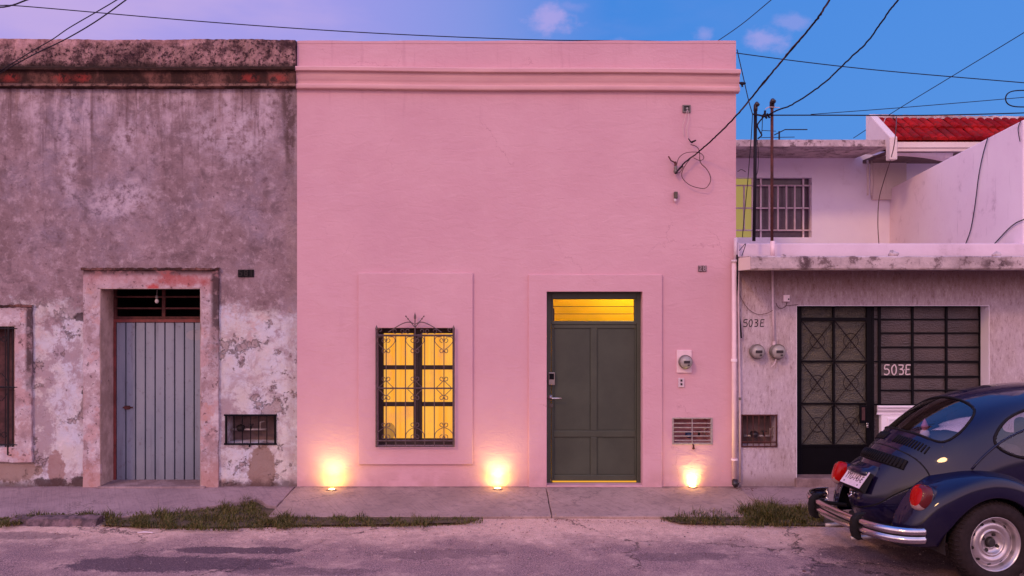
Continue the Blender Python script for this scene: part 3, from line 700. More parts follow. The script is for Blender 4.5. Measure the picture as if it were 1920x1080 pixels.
# window: frame > pane, curtain ; grille
dw = D0+.13
win = MB()
fr = (wx(709, dw), wx(853, dw), wz(834, dw), wz(613.5, dw))
win.pbox(700, 718.5, 610, 838, dw, dw+.06).pbox(848.5, 858, 610, 838, dw, dw+.06).pbox(718.5, 848.5, 610, 625, dw, dw+.06).pbox(718.5, 848.5, 823, 838, dw, dw+.06)
win.pbox(775, 791, 625, 823, dw-.012, dw+.05).pbox(781, 785, 625, 823, dw-.022, dw-.0125)
for y0, y1 in ((685, 693), (754, 762)): win.pbox(718.5, 775, y0, y1, dw+.004, dw+.04).pbox(791, 848.5, y0, y1, dw+.004, dw+.04)
window = win.build('window', 'window_wood', pink, bevel=.004)
for x0, x1 in ((718.5, 775), (791, 848.5)):
    MB().pbox(x0, x1, 625, 823, dw+.022, dw+.026).build('pane', 'window_pane', window)
mb = MB(); Gc = []
for i in range(241):
    x = wx(690, 10.2)+(wx(870, 10.2)-wx(690, 10.2))*i/240; f = x*2*math.pi/.105
    Gc.append([(x, .33+.022*math.sin(f+.8*math.sin(x*7)+.25*z_)+.008*math.sin(f*2.3+1), wz(845, 10.2)+(wz(606, 10.2)-wz(845, 10.2))*z_/12) for z_ in range(13)])
mb.grid(Gc); mb.build('curtain', 'curtain_cloth', window, smooth=True)
for x0, x1 in ((738, 0), ):                              # pot silhouette with its own added glow behind the lower left pane
    mb = MB(); mb.lathe((wx(731, 10.2), .262, wz(824, 10.2)), (0, 0, 1), [(.03, 0), (.06, .05), (.07, .11), (.055, .16), (.025, .19), (0, .195)], 20)
    tag(mb.build('vase', 'clay_glow', smooth=True), 'round clay vase behind the lower left pane of the lit window', 'vase')
# wrought iron grille (built of its bars, scrolls and crown)
yg = -.075; dg = D0+yg
gr = MB()
def gp(x, y, o=0): return Vector((wx(x, dg), yg+o, wz(y, dg)))
for x in (706, 850.5): gr.tube([gp(x, 838), gp(x, 618)], .0125, 4); gr.lathe(gp(x, 618), (0, 0, 1), [(.013, 0), (.016, .01), (.011, .025), (.0, .05)], 8)
for y in (629, 728, 826.5, 836.5): gr.tube([gp(706, y), gp(851, y)], .011 if y == 629 else .0085, 4)
for k in range(1, 8): gr.tube([gp(706+18.06*k, 629), gp(706+18.06*k, 837)], .0058, 6)
def curl(cx, cy, sx, sy, r=4.6, w_=.0042):
    pts = []
    for i in range(15):
        a = math.pi*(-.1+1.75*i/14); q = r*(1-.62*i/14); pts.append(gp(cx+sx*(r*.2+q*math.sin(a)*1.0), cy+sy*(q*math.cos(a)-r*.3), -.014))
    gr.tube(pts, w_, 5)
for cx in (724.06, 778.25, 832.4):
    for s in (-1, 1):
        for cy, sy in ((639, 1), (657, -1), (711, 1), (745, -1), (797, 1), (818, -1)): curl(cx+s*3, cy, s, sy)
        gr.tube(catmull([gp(cx+s*4, 632, -.014), gp(cx+s*14, 632, -.014), gp(cx+s*17, 639, -.014), gp(cx+s*12, 647, -.014), gp(cx+s*2, 656, -.014)], 5), .004, 5)
        gr.tube(catmull([gp(cx, 713, -.014), gp(cx+s*8, 721, -.014), gp(cx+s*14, 728, -.014), gp(cx+s*8, 735, -.014), gp(cx, 743, -.014)], 4), .004, 5)
        gr.tube(catmull([gp(cx+s*17, 820, -.014), gp(cx+s*16, 812, -.014), gp(cx+s*9, 805, -.014), gp(cx, 801, -.014)], 5), .004, 5)
    for cy in (639, 657, 712, 745, 798, 817): gr.lathe(gp(cx, cy+2, -.006), (0, 0, 1), [(0, -.004), (.009, 0), (.009, .014), (0, .018)], 8)
gr.tube([gp(778.3, 630, -.01), gp(778.3, 596, -.01)], .0065, 6); gr.lathe(gp(778.3, 598, -.01), (0, 0, 1), [(.005, 0), (.014, .012), (.012, .035), (.004, .06), (0, .075)], 8)
for s in (-1, 1):
    a = gp(778.3+s*1, 613, -.01); b = gp(778.3+s*17.5, 592, -.02); gr.tube([a, b], .0045, 6)
    d = (b-a).normalized()
    for q in (.45, .72, .95): gr.lathe(a+(b-a)*q, d, [(0, -.01), (.009, -.003), (.009, .003), (0, .012)], 8)
    gr.tube(catmull([gp(778+s*2, 607, -.012), gp(778+s*10, 604, -.012), gp(778+s*20, 605.5, -.012), gp(778+s*33, 612, -.012), gp(778+s*50, 623, -.012)], 6), .0055, 5)
    for q in (12, 25, 36): curl(778+s*q, 622, s if q != 25 else -s, 1, 5, .004)
    curl(778+s*66, 619, -s, 1, 4, .004)
    gr.tube([gp(706 if s < 0 else 850.5, 634), gp(706 if s < 0 else 850.5, 634)+Vector((0, .05, 0))], .009, 6); gr.tube([gp(706 if s < 0 else 850.5, 827), gp(706 if s < 0 else 850.5, 827)+Vector((0, .05, 0))], .009, 6)
gr.build('window_grille', 'grille_iron', window, smooth=False)
# door
dd = D0+.11
df = MB(); df.pbox(1018, 1033.5, 545, 907, dd, dd+.07).pbox(1194, 1207, 545, 907, dd, dd+.07).pbox(1033.5, 1194, 545, 560.5, dd, dd+.07).pbox(1033.5, 1194, 602, 608.3, dd, dd+.07).pbox(1033.5, 1037.3, 560.5, 602, dd, dd+.07).pbox(1189.5, 1194, 560.5, 602, dd, dd+.07).pbox(1033.5, 1194, 904.3, 910, dd, dd+.07)
MBd = MB()
dl = dd+.012
leaf = MB()
leaf.pbox(1034, 1038, 608, 901.5, dl, dl+.045).pbox(1191, 1193.5, 608, 901.5, dl, dl+.045).pbox(1038, 1191, 608, 615.5, dl, dl+.045).pbox(1038, 1191, 807.5, 819.5, dl, dl+.045).pbox(1038, 1191, 891, 901.5, dl, dl+.045)
leaf.pbox(1107.5, 1119.5, 615.5, 807.5, dl, dl+.045).pbox(1107.5, 1119.5, 819.5, 891, dl, dl+.045)
door = leaf.build('door', 'door_olive', pink, bevel=.005)
df.build('door_frame', 'door_olive', door, bevel=.005)
for x0, x1 in ((1038, 1107.5), (1119.5, 1191)):
    for y0, y1 in ((615.5, 807.5), (819.5, 891)):
        m_ = MB().pbox(x0, x1, y0, y1, dl+.014, dl+.04); m_.pbox(x0+2.2, x1-2.2, y0+2.2, y1-2.2, dl+.009, dl+.0138, ); m_.build('door_panel', 'olive_panel', door)
lv = MB()
for k in range(3):
    y0 = 561+k*13.9; a = P(1037.5, y0, dd+.02); b = P(1190, y0+13.2, dd+.05)
    lv.add([(a.x, a.y, a.z), (b.x, a.y, a.z), (b.x, b.y, b.z), (a.x, b.y, b.z), (a.x, a.y+.004, a.z), (b.x, a.y+.004, a.z), (b.x, b.y+.004, b.z), (a.x, b.y+.004, b.z)], [(0, 1, 2, 3), (7, 6, 5, 4), (0, 4, 5, 1), (1, 5, 6, 2), (2, 6, 7, 3), (3, 7, 4, 0)])
lv.build('louvre_glass', 'window_pane', door)
sl_ = MB()
for y in (560.8, 574.7, 588.6): sl_.pbox(1034, 1193, y-.55, y+.55, dd+.012, dd+.018)
sl_.pbox(1034, 1039.5, 578, 602.5, dd+.008, dd+.03); sl_.build('louvre_clip', 'window_wood', door)
MB().pbox(1036, 1193, 902.0, 904.2, dd+.004, dd+.05).build('light_gap', 'gap_glow', door)  # glowing strip stands for hall light showing under the door
lk = MB().pbox(1028.5, 1040.5, 698.5, 722, dd-.03, dd+.0); lk_ = lk.build('electronic_lock', 'lamp_body', door, bevel=.004)
MB().pbox(1029.8, 1038.8, 700.5, 711.5, dd-.033, dd-.0301).build('lock_screen', 'black_paint', lk_)
h_ = MB(); c0 = P(1032, 744.5, dd); h_.lathe(c0, (0, -1, 0), [(.026, 0), (.026, .008), (.012, .01), (.012, .05)], 16)
h_.tube([c0+Vector((0, -.05, 0)), c0+Vector((.02, -.056, -.008)), c0+Vector((.12, -.056, -.007))], [.010, .010, .009], 8); h_.build('door_handle', 'steel_bright', door, smooth=True)
MB().lathe(P(1033.5, 760.5, dd), (0, -1, 0), [(.024, 0), (.024, .008), (.010, .010), (.009, .014), (0, .014)], 16).build('keyhole', 'olive_window', door)
# lit hall behind the fanlight
hall = MB(); ya, yb = .36, 2.4
zc = wz(561, 10.3)+.32
hall.add([(hd[0]-.3, ya, zc-.5), (hd[1]+.5, ya, zc-.5), (hd[1]+.5, yb, zc-.5), (hd[0]-.3, yb, zc-.5)], [(0, 1, 2, 3)])
hall = room5(hd[0]-.25, hd[1]+.45, .36, 2.6, Z0, 2.95)
hall.build('hallway', 'hall_yellow', pink)
Lh = bpy.data.lights.new('hall_light', 'POINT'); Lh.energy = 55; Lh.color = (1, .90, .5); Lh.shadow_soft_size = .12
lh = bpy.data.objects.new('hall_light', Lh); COL.objects.link(lh); lh.location = (wx(1180, 12.2), 12.2-D0, 2.80)
q = MB(); q.lathe((wx(1180, 12.2), 12.2-D0, 2.945), (0, 0, -1), [(.15, 0), (.15, .03), (.10, .05), (0, .055)], 20)
tag(q.build('ceiling_lamp', 'ceiling_lamp'), 'glowing round ceiling lamp seen through the fanlight of the olive door', 'lamp')
MB().box(hw[0]-.3, hw[1]+.3, .52, .54, hw[2]-.3, hw[3]+.3).build('room_back', 'room_glow', pink)
# service niche with slatted grille
MB().box(hv[0]-.02, hv[1]+.02, .25, .27, hv[2]-.02, hv[3]+.02).build('niche_back', 'niche_pink', pink)
vg = MB()
vg.pbox(1260.5, 1263.5, 783, 833.5, D0-.01, D0+.02).pbox(1332.5, 1336.5, 783, 833.5, D0-.01, D0+.02).pbox(1263.5, 1332.5, 783, 785.5, D0-.01, D0+.02).pbox(1263.5, 1332.5, 830.5, 833.5, D0-.01, D0+.02).pbox(1297, 1299, 785.5, 830.5, D0-.014, D0+.01)
for k in range(5):
    y = 792.8+k*8; a = P(1263.5, y, D0-.005); b = P(1332.5, y+1.4, D0+.012); vg.box(a.x, b.x, a.y, b.y, b.z, a.z)
vg.build('vent_grille', 'galvanised', pink, bevel=.002)
def meterset(cx, cy, dep, label, blue, wdt=.16):
    th = thing('water_meter', label, 'water meter', (wx(cx, dep), dep-D0, wz(cy+8, dep)))
    c = P(cx, cy, dep); m1 = MB(); m1.tube([c+Vector((-wdt, 0, -.03)), c+Vector((wdt, 0, -.03))], .012, 8); m1.tube([c+Vector((wdt*.7, 0, -.03)), c+Vector((wdt*.7, 0, .05)), c+Vector((wdt*.9, 0, .06))], .009, 8); m1.build('pipe', 'galvanised', th, smooth=True)
    MB().lathe(c+Vector((-.06, 0, -.04)), (0, -.3, 1), [(.035, 0), (.045, .02), (.045, .05), (.03, .06), (0, .06)], 16).build('dial', blue, th, smooth=True)
    MB().lathe(c+Vector((.05, 0, -.03)), (0, 0, 1), [(.014, 0), (.014, .04), (.03, .045), (.03, .055), (0, .055)], 10).build('tap', 'meter_dark', th, smooth=True)
    return th
meterset(1302, 812, D0+.14, 'water meter with blue lid behind the slatted grille of the pink house', 'blue_plastic')
mb = MB(); c = P(1300, 834, D0-.02); mb.tube([c+Vector((0, .03, 0)), c, c+Vector((0, -.01, -.03))], .009, 8); mb.lathe(c+Vector((0, -.01, -.028)), (0, 0, -1), [(.012, 0), (.017, .006), (.012, .02), (0, .024)], 10)
tag(mb.build('padlock', 'rust', smooth=True), 'small brown padlock hanging under the slatted grille of the pink house', 'padlock')
def text(name, s, size, loc, m, parent=None, ext=.002, rot=(math.pi/2, 0, 0), sx=1., local=False, bold=0.):
    c = bpy.data.curves.new(name, 'FONT'); c.body = s; c.size = size; c.extrude = ext; c.align_x = 'CENTER'; c.align_y = 'CENTER'; c.offset = bold
    o = bpy.data.objects.new(name, c); COL.objects.link(o); bpy.context.view_layer.update()
    me = bpy.data.meshes.new_from_object(o.evaluated_get(bpy.context.evaluated_depsgraph_get())); bpy.data.objects.remove(o); me.name = name
    from mathutils import Euler
    M = Matrix.Translation(loc) @ Euler(rot).to_matrix().to_4x4() @ Matrix.Diagonal((sx, 1, 1, 1)); me.transform(M)
    if parent is not None and not local:
        off = Vector((0, 0, 0)); q = parent
        while q is not None: off += q.location; q = q.parent
        me.transform(Matrix.Translation(-off))
    o = bpy.data.objects.new(name, me); COL.objects.link(o); me.materials.clear(); me.materials.append(MATS[m]); o.parent = parent
    return o
def number_tile(px, py, w_, h_, s, label, body='plate_tile', dig='plate_digit', dep=D0-.012):
    th = thing('house_number', label, 'house number', P(px, py+h_/2, dep))
    n = len(s); cw = w_/n
    for i, ch in enumerate(s):
        MB().pbox(px-w_/2+i*cw+.2, px-w_/2+(i+1)*cw-.2, py-h_/2, py+h_/2, dep, D0+.002).build('tile', body, th, bevel=.002)
        text('digit', ch, h_*.0058*1.25, P(px-w_/2+(i+.5)*cw, py, dep-.001), dig, th, .001)
    return th
number_tile(1317, 503.5, 16, 11.5, '28', 'small dark two tile house number on the upper pink wall')
# electricity meter + socket of the pink house
def emeter(px, py, r, label, plate=None, dep=D0, riser=None):
    th = thing('electricity_meter', label, 'electricity meter', P(px, py+r, dep-.05))
    if plate:
        MB().pbox(*plate, dep-.02, dep+.002).build('base_plate', 'pvc_pink', th, bevel=.004)
    R_ = r*dep/F; c = P(px, py, dep)
    MB().lathe(c, (0, -1, 0), [(R_*1.0, 0), (R_*1.05, .03), (R_*1.05, .05), (R_*.92, .06)], 28).build('ring', 'meter_grey', th, smooth=False)
    MB().lathe(c+Vector((0, -.06, 0)), (0, -1, 0), [(R_*.9, 0), (R_*.88, .035), (R_*.72, .06), (0, .064)], 28).build('dial_cover', 'meter_face', th, smooth=True)
    MB().box(c.x-R_*.45, c.x+R_*.45, c.y-.128, c.y-.120, c.z-.01, c.z+R_*.25).build('display', 'meter_dark', th)
    MB().box(c.x+R_*.1, c.x+R_*.4, c.y-.127, c.y-.118, c.z-R_*.5, c.z-R_*.3).build('seal', 'meter_dark', th)
    return th
emeter(1284, 678, 12.5, 'round glass electricity meter on a pink backplate beside the olive door', (1269, 1297, 656.5, 699))
th = thing('outlet_box', 'small white socket plate below the meter beside the olive door', 'socket', P(1277.5, 726, D0))
MB().pbox(1272, 1283, 709, 726, D0-.02, D0+.002).build('plate', 'pvc_white', th, bevel=.003)
for y in (713.5, 720.5): MB().pbox(1276, 1279.5, y-2, y+2, D0-.024, D0-.0205).build('socket', 'meter_dark', th)
# junction box, cords, bracket, dangling service loop
th = thing('junction_box', 'small dark square box high on the pink wall with white cords', 'junction box', P(1287.5, 210, D0))
mb = MB(); mb.pbox(1280, 1295, 196.5, 198.5, D0-.018, D0+.002).pbox(1280, 1295, 208.5, 210.5, D0-.018, D0+.002).pbox(1280, 1282, 198.5, 208.5, D0-.018, D0+.002).pbox(1293, 1295, 198.5, 208.5, D0-.018, D0+.002); mb.build('box', 'meter_grey', th)
MB().pbox(1282, 1293, 198.5, 208.5, D0-.003, D0+.001).build('box_back', 'meter_dark', th); MB().lathe(P(1288, 204, D0-.004), (0, -1, 0), [(.012, 0), (.012, .02), (0, .022)], 8).build('connector', 'meter_face', th)
def cable(name, pts, r, m, label, cat='cable', n=6, group=None, seg=8, wob=0.):
    pp = [P(*p) if not isinstance(p, Vector) else p for p in pts]
    q = catmull(pp, seg)
    if wob:
        rd = random.Random(len(label)); q = [p+Vector((rd.uniform(-wob, wob), 0, rd.uniform(-wob, wob))) for p in q]
    return tag(MB().tube(q, r, n).build(name, m, smooth=True), label, cat, group)
cable('cord', [(1289.6, 206, 9.87), (1291, 223, 9.86), (1287.5, 240, 9.86), (1291, 260, 9.87)], .0035, 'cable_pale', 'right one of two white cords hanging from the dark wall box')
cable('cord', [(1288, 207, 9.87), (1284, 223, 9.86), (1280, 237, 9.86), (1283, 256, 9.87)], .003, 'cable_pale', 'left one of two white cords hanging from the dark wall box')
mb = MB(); mb.tube([P(1296, 267, 9.84), P(1305, 263, 9.83)], [.012, .008], 8); mb.tube([P(1291, 260, 9.87), P(1296, 267, 9.84)], .006, 6)
tag(mb.build('cable_plug', 'cable_black', smooth=True), 'short black plug above the wire loop on the pink wall', 'plug')
th = thing('cable_bracket', 'rusty insulator bracket fixed on the pink wall left of the wire loop', 'bracket', P(1267, 328, D0))
MB().tube([P(1253.5, 293, 9.86), P(1258, 301, 9.85), P(1266, 305, 9.84)], .008, 6).tube([P(1266, 303, 9.84), P(1267, 315, 9.84), P(1267, 326, 9.85)], .014, 8).tube([P(1267, 316, 9.84), P(1267, 316, D0)], .01, 6).build('arm', 'rust', th, smooth=True)
MB().lathe(P(1267, 326, 9.84), (0, 0, 1), [(0, 0), (.02, .01), (.024, .03), (.016, .05), (.022, .065), (.014, .085), (0, .09)], 10).build('insulator', 'meter_grey', th, smooth=True)
cable('wire_loop', [(1308, 286, 9.8), (1294, 298, 9.81), (1281, 317, 9.83), (1279, 332, 9.84), (1292, 346, 9.84), (1311, 352.5, 9.84), (1324, 352, 9.83), (1332, 340, 9.83), (1331, 327.6, 9.83), (1324, 316, 9.82), (1315, 307, 9.81), (1312, 298, 9.8), (1312, 289, 9.8), (1310, 280, 9.81), (1304.5, 274, 9.82), (1295, 271, 9.84)], .0045, 'cable_brown', 'large dark wire loop dangling on the pink wall below the service cable', 'wire')
cable('wire_loop', [(1300, 295.7, 9.8), (1311, 300.5, 9.79), (1318, 299, 9.79), (1319.5, 293.5, 9.79), (1313, 287, 9.79), (1302, 285, 9.8), (1285, 287, 9.82), (1273, 296, 9.84), (1268, 312, 9.84)], .004, 'cable_brown', 'small wire coil between the bracket and the service cable', 'wire')
cable('wire_loop', [(1268, 320, 9.84), (1275, 317, 9.83), (1281, 311, 9.82), (1276, 322, 9.83), (1269, 325, 9.84)], .004, 'cable_brown', 'short knotted wire tied at the foot of the wall bracket', 'wire')
th = thing('cable_clamp', 'small metal lamp-like clamp alone on the pink wall under the wire loop', 'clamp', P(1267.5, 379, D0))
MB().pbox(1264.5, 1271, 359, 372, D0-.05, D0+.002).build('body', 'olive_window', th, bevel=.008); MB().lathe(P(1266, 379, D0-.03), (0, 0, 1), [(.0, 0), (.014, .006), (.017, .02), (.01, .045)], 10).build('insulator', 'pvc_white', th, smooth=True)
# three recessed uplights
for i, (px, py) in enumerate(((622, 918.5), (933, 917), (1298.5, 914.5))):
    c = G(px, py, top_z(-.13)); z = top_z(c.y)
    lab = ('glowing ground uplight at the left end of the pink wall', 'glowing ground uplight between the lit window and the olive door', 'glowing ground uplight below the slatted grille of the pink house')[i]
    th = thing('ground_uplight', lab, 'lamp', (c.x, c.y, z), 'ground uplights at the foot of the pink wall')
    MB().lathe((c.x, c.y, z+.001), (0, 0, 1), [(.034, 0), (.052, 0), (.052, .006), (.046, .010), (.036, .010), (.034, 0)], 24, False).build('rim', 'lamp_body', th, smooth=False)
    MB().lathe((c.x, c.y, z+.003), (0, 0, 1), [(.0335, 0), (.03, .004), (0, .006)], 20).build('lens', 'uplight_lens', th, smooth=True)
    L = bpy.data.lights.new('uplight_beam', 'SPOT'); L.energy = 9; L.color = (1, .84, .07); L.spot_size = math.radians(172); L.spot_blend = 1; L.shadow_soft_size = .03
    lo = bpy.data.objects.new('uplight_beam', L); COL.objects.link(lo); lo.parent = th; lo.location = (0, 0, .02)
    lo.rotation_euler = Vector((0, .75, 1)).to_track_quat('-Z', 'Y').to_euler()
    L2 = bpy.data.lights.new('uplight_core', 'SPOT'); L2.energy = 14; L2.color = (1, .80, .34); L2.spot_size = math.radians(104); L2.spot_blend = 1; L2.shadow_soft_size = .03
    lo = bpy.data.objects.new('uplight_core', L2); COL.objects.link(lo); lo.parent = th; lo.location = (0, 0, .02); lo.rotation_euler = Vector((0, .12, 1)).to_track_quat('-Z', 'Y').to_euler()
    L3 = bpy.data.lights.new('uplight_spill', 'POINT'); L3.energy = 1.0; L3.color = (1, .62, .16); L3.shadow_soft_size = .02
    lo = bpy.data.objects.new('uplight_spill', L3); COL.objects.link(lo); lo.parent = th; lo.location = (0, -.0, .045)

# ------------------------------------------------------------------ OLD HOUSE
old = thing('old_house', 'weathered grey and pink plaster house with mouldy parapet and blue metal door', 'house', (wx(250), 0, Z0))
XL = wx(-260)
OT = wz(75)
hD = (wx(190), wx(378), wz(912), wz(541)); hW = (wx(-190), wx(31), wz(838), wz(611)); hV = (wx(424), wx(516), wz(831), wz(780))
mb = MB(); wall_cells(mb, XL, XA-.001, 0, wz(150), [hD, hW, hV], 0, .36)
mb.box(XL, XL+.3, .361, 7, 0, OT-.05); mb.build('wall', 'old_stucco', old)
MB().box(XL+.3, XA-.3, .362, 7, OT-.7, OT-.5).build('roof', 'stained_concrete', old)
mb = MB(); rd = random.Random(2); Gc = []; nx = 160
for i in range(nx+1):
    s = i/nx; x = XL+(wx(555)-XL)*s; ry = 74.8+1.2*s+rd.uniform(-.35, .35)+.8*math.sin(s*13)+.4*math.sin(s*47)
    Gc.append([(x, .0, wz(150)), (x, -.045+rd.uniform(-.006, .006), wz(133)), (x, -.045+rd.uniform(-.008, .008), wz(110)), (x, -.042+rd.uniform(-.008, .008), wz(90)), (x, -.035+rd.uniform(-.01, .01), wz(ry)), (x, .14, wz(ry)+.01), (x, .32, wz(ry)), (x, .34, wz(150))])
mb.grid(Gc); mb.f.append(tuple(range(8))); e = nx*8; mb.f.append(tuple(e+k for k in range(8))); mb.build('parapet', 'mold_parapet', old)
PR2 = [(-.01, 125), (.05, 127), (.10, 129), (.11, 131), (.11, 135), (.065, 137), (.062, 150), (.058, 158), (.07, 160), (.075, 164), (.06, 166), (-.01, 167)]
cornice([(a, b) for a, b in PR2], XL, XA-.002, 'mold_cornice', old, drop=.0, dirt=.0025, seed=5, nx=260)
def rough_ring(o, i, y0, y1, open_bottom=False, seed=1, jag=.006):
    """raised plaster surround with slightly broken edges"""
    rd = random.Random(seed)
    def side(a, b, n): return [(a[0]+(b[0]-a[0])*k/n+rd.uniform(-jag, jag), a[1]+(b[1]-a[1])*k/n+rd.uniform(-jag, jag)) for k in range(n)]
    O = [(o[0], o[2]), (o[0], o[3]), (o[1], o[3]), (o[1], o[2])]; I = [(i[0], i[2]), (i[0], i[3]), (i[1], i[3]), (i[1], i[2])]
    if open_bottom: I[0] = (i[0], o[2]); I[3] = (i[1], o[2])
    mb = MB(); ns = (26, 16, 26, 16)
    segs = range(3) if open_bottom else range(4)
    outer = []; inner = []
    for k in segs: outer += side(O[k], O[(k+1) % 4], ns[k]); inner += side(I[k], I[(k+1) % 4], ns[k])
    if open_bottom: outer.append(O[3]); inner.append(I[3])
    n = len(outer); m_ = n-1 if open_bottom else n
    vs = [(x, y0, z) for x, z in outer]+[(x, y0, z) for x, z in inner]+[(x, y1, z) for x, z in outer]+[(x, y1, z) for x, z in inner]
    fs = []
    for a in range(m_):
        b = (a+1) % n; fs += [(a, b, b+n, a+n), (a, a+2*n, b+2*n, b), (a+n, b+n, b+3*n, a+3*n)]
    mb.add(vs, fs); return mb
rough_ring((wx(158), wx(411), Z0-.04, wz(506)), hD, -.035, .003, True, 3).build('door_surround', 'old_trim', old, bevel=.006)
rough_ring((wx(-220), wx(62), wz(866), wz(575)), hW, -.035, .003, False, 4).build('window_surround', 'old_trim', old, bevel=.006)
mb = MB(); rd = random.Random(6)                         # black ledge of mould along the surround tops
for (x0, x1, y, m_) in ((155, 413, 504.5, 0), (-220, 64, 573.5, 0)):
    Gc = []
    for i in range(61):
        x = wx(x0+(x1-x0)*i/60); j = rd.uniform(-.008, .008); Gc.append([(x, 0, wz(y)+.012+j), (x, -.045, wz(y)+.010+j), (x, -.05+j, wz(y)-.012), (x, -.03, wz(y)-.02+j)])
    mb.grid(Gc)
mb.build('ledge', 'mold_cornice', old)
for (nm, h) in (('door_jamb', hD), ('window_jamb', hW)):
    mb = MB(); a, b, c, d = h; e = .004
    mb.box(a-.001, a+e, -.034, .352, c, d).box(b-e, b+.001, -.034, .352, c, d).box(a+e, b-e, -.034, .352, d-e, d+.001); mb.build(nm, 'old_jamb', old)
MB().box(hD[0]-.02, hD[1]+.06, -.07, .35, Z0-.06, hD[2]+.012).build('doorstep', 'pavement_old', old, bevel=.01)
# blue ribbed door with red frame and open transom
do = D0+.30
leaf = MB(); x0p, x1p = 217, 382; n = 9; Gc = []
zb, zt = wz(911, do), wz(605, do)
cols = []
for k in range(n):
    a = x0p+(x1p-x0p)*k/n; b = x0p+(x1p-x0p)*(k+1)/n
    cols += [(a+.1, .045), (a+1.0, .045), (a+1.9, 0), (b-1.0, 0), (b-.1, .040)]
Gc = [[(wx(c, do), do-D0+yy, zb), (wx(c, do), do-D0+yy, zb+(zt-zb)/2), (wx(c, do), do-D0+yy, zt)] for c, yy in cols]
leaf.grid(Gc); odoor = leaf.build('door', 'door_blue_metal', old)
MB().pbox(212.5, 217, 603, 912, do-.012, do+.03).pbox(212.5, 386, 598.5, 604.5, do-.012, do+.03).build('door_frame', 'red_paint', odoor, bevel=.003)
tr = MB().pbox(212.5, 218, 541, 598.5, do-.008, do+.03).pbox(218, 386, 593.5, 598.4, do-.008, do+.02).pbox(303.5, 309.5, 541, 593.5, do-.008, do+.02)
for y in (555, 576.5): tr.pbox(218, 303.5, y, y+3.2, do-.005, do+.02).pbox(309.5, 386, y, y+3.2, do-.005, do+.02)
tr.build('transom_bars', 'rust', odoor, bevel=.002)
lt = MB(); c = P(234, 764, do-.004); lt.tube([c+Vector((-.02, 0, 0)), c+Vector((.09, 0, 0))], .010, 6).box(c.x, c.x+.06, c.y-.012, c.y+.004, c.z-.02, c.z+.02); lt.build('bolt', 'rust', odoor)
room5(hD[0]-.1, hD[1]+.2, .361, 1.5, 0, hD[3]+.2).build('dark_interior', 'dark_void', old)
mb = room5(hW[0]-.1, hW[1]+.1, .361, .9, hW[2]-.2, hW[3]+.2); mb.build('dark_interior', 'dark_void', old)
# bulb
th = thing('hanging_bulb', 'bare light bulb hanging in the dark transom above the blue door', 'light bulb', P(294, 570, D0+.1))
MB().tube([P(295, 541, D0+.1), P(294, 553, D0+.1)], .004, 6).lathe(P(294, 560, D0+.1), (0, 0, 1), [(.013, 0), (.016, .01), (.014, .03), (.004, .042)], 10).build('lamp_holder', 'meter_grey', th, smooth=True)
MB().lathe(P(294, 569, D0+.1), (0, 0, 1), [(0, 0), (.016, .006), (.022, .022), (.018, .036), (.012, .05)], 14).build('bulb', 'bare_bulb', th, smooth=True)
# old window: shutters + grille
sw = MB(); ds = D0+.16
for (a, b) in ((-180, -80), (-78, 31.5)):
    for k in range(6):
        u0 = a+(b-a)*k/6; u1 = a+(b-a)*(k+1)/6; sw.pbox(u0+.4, u1-.4, 618, 838, ds+(.004 if k % 2 else 0), ds+.03)
    for y in (622, 722, 826): sw.pbox(a+1, b-1, y, y+9, ds-.012, ds-.001)
ow = sw.build('window', 'shutter_wood', old, bevel=.003)
og = MB(); dgo = D0-.03
for x in range(-186, 36, 14): og.tube([P(x, 612, dgo), P(x, 838, dgo)], .006, 5)
og.tube([P(16, 612, dgo), P(15, 853, dgo), P(22, 853, dgo)], .011, 6)
for y in (616, 726, 834): og.tube([P(-188, y, dgo), P(33, y, dgo)], .010, 4)
for cx in (-40, 2):
    for s in (-1, 1):
        og.tube(catmull([P(cx+s*1, 700, dgo), P(cx+s*9, 710, dgo), P(cx+s*15, 726, dgo), P(cx+s*9, 742, dgo), P(cx+s*1, 752, dgo)], 4), .005, 5)
        for cy in (636, 815): og.tube([P(cx+s*(6+5*math.cos(a*.6)), cy+5*math.sin(a*.6), dgo) for a in range(11)], .005, 5)
og.build('window_grille', 'iron', ow)
# niche + grille
MB().box(hV[0]-.03, hV[1]+.03, .24, .26, hV[2]-.03, hV[3]+.03).build('niche_back', 'niche', old)
ov = MB(); dv = D0-.012
for x in (424, 516): ov.tube([P(x, 777, dv), P(x, 834, dv)], .013, 4)
for y in (778.5, 832.5): ov.tube([P(420, y, dv), P(519, y, dv)], .010, 4)
for k in range(1, 6): ov.tube([P(424+k*15.3, 779, dv), P(424+k*15.3, 832, dv)], .0055, 5)
ov.tube([P(468, 832, dv), P(468, 838, dv-.01)], .01, 5)
ov.build('vent_grille', 'black_paint', old)
meterset(462, 800, D0+.14, 'rusty water meter inside the barred niche beside the blue metal door', 'iron', .22)
number_tile(461, 512.5, 30, 14, '581', 'dark three tile house number on the old plaster wall', 'black_paint', 'iron')
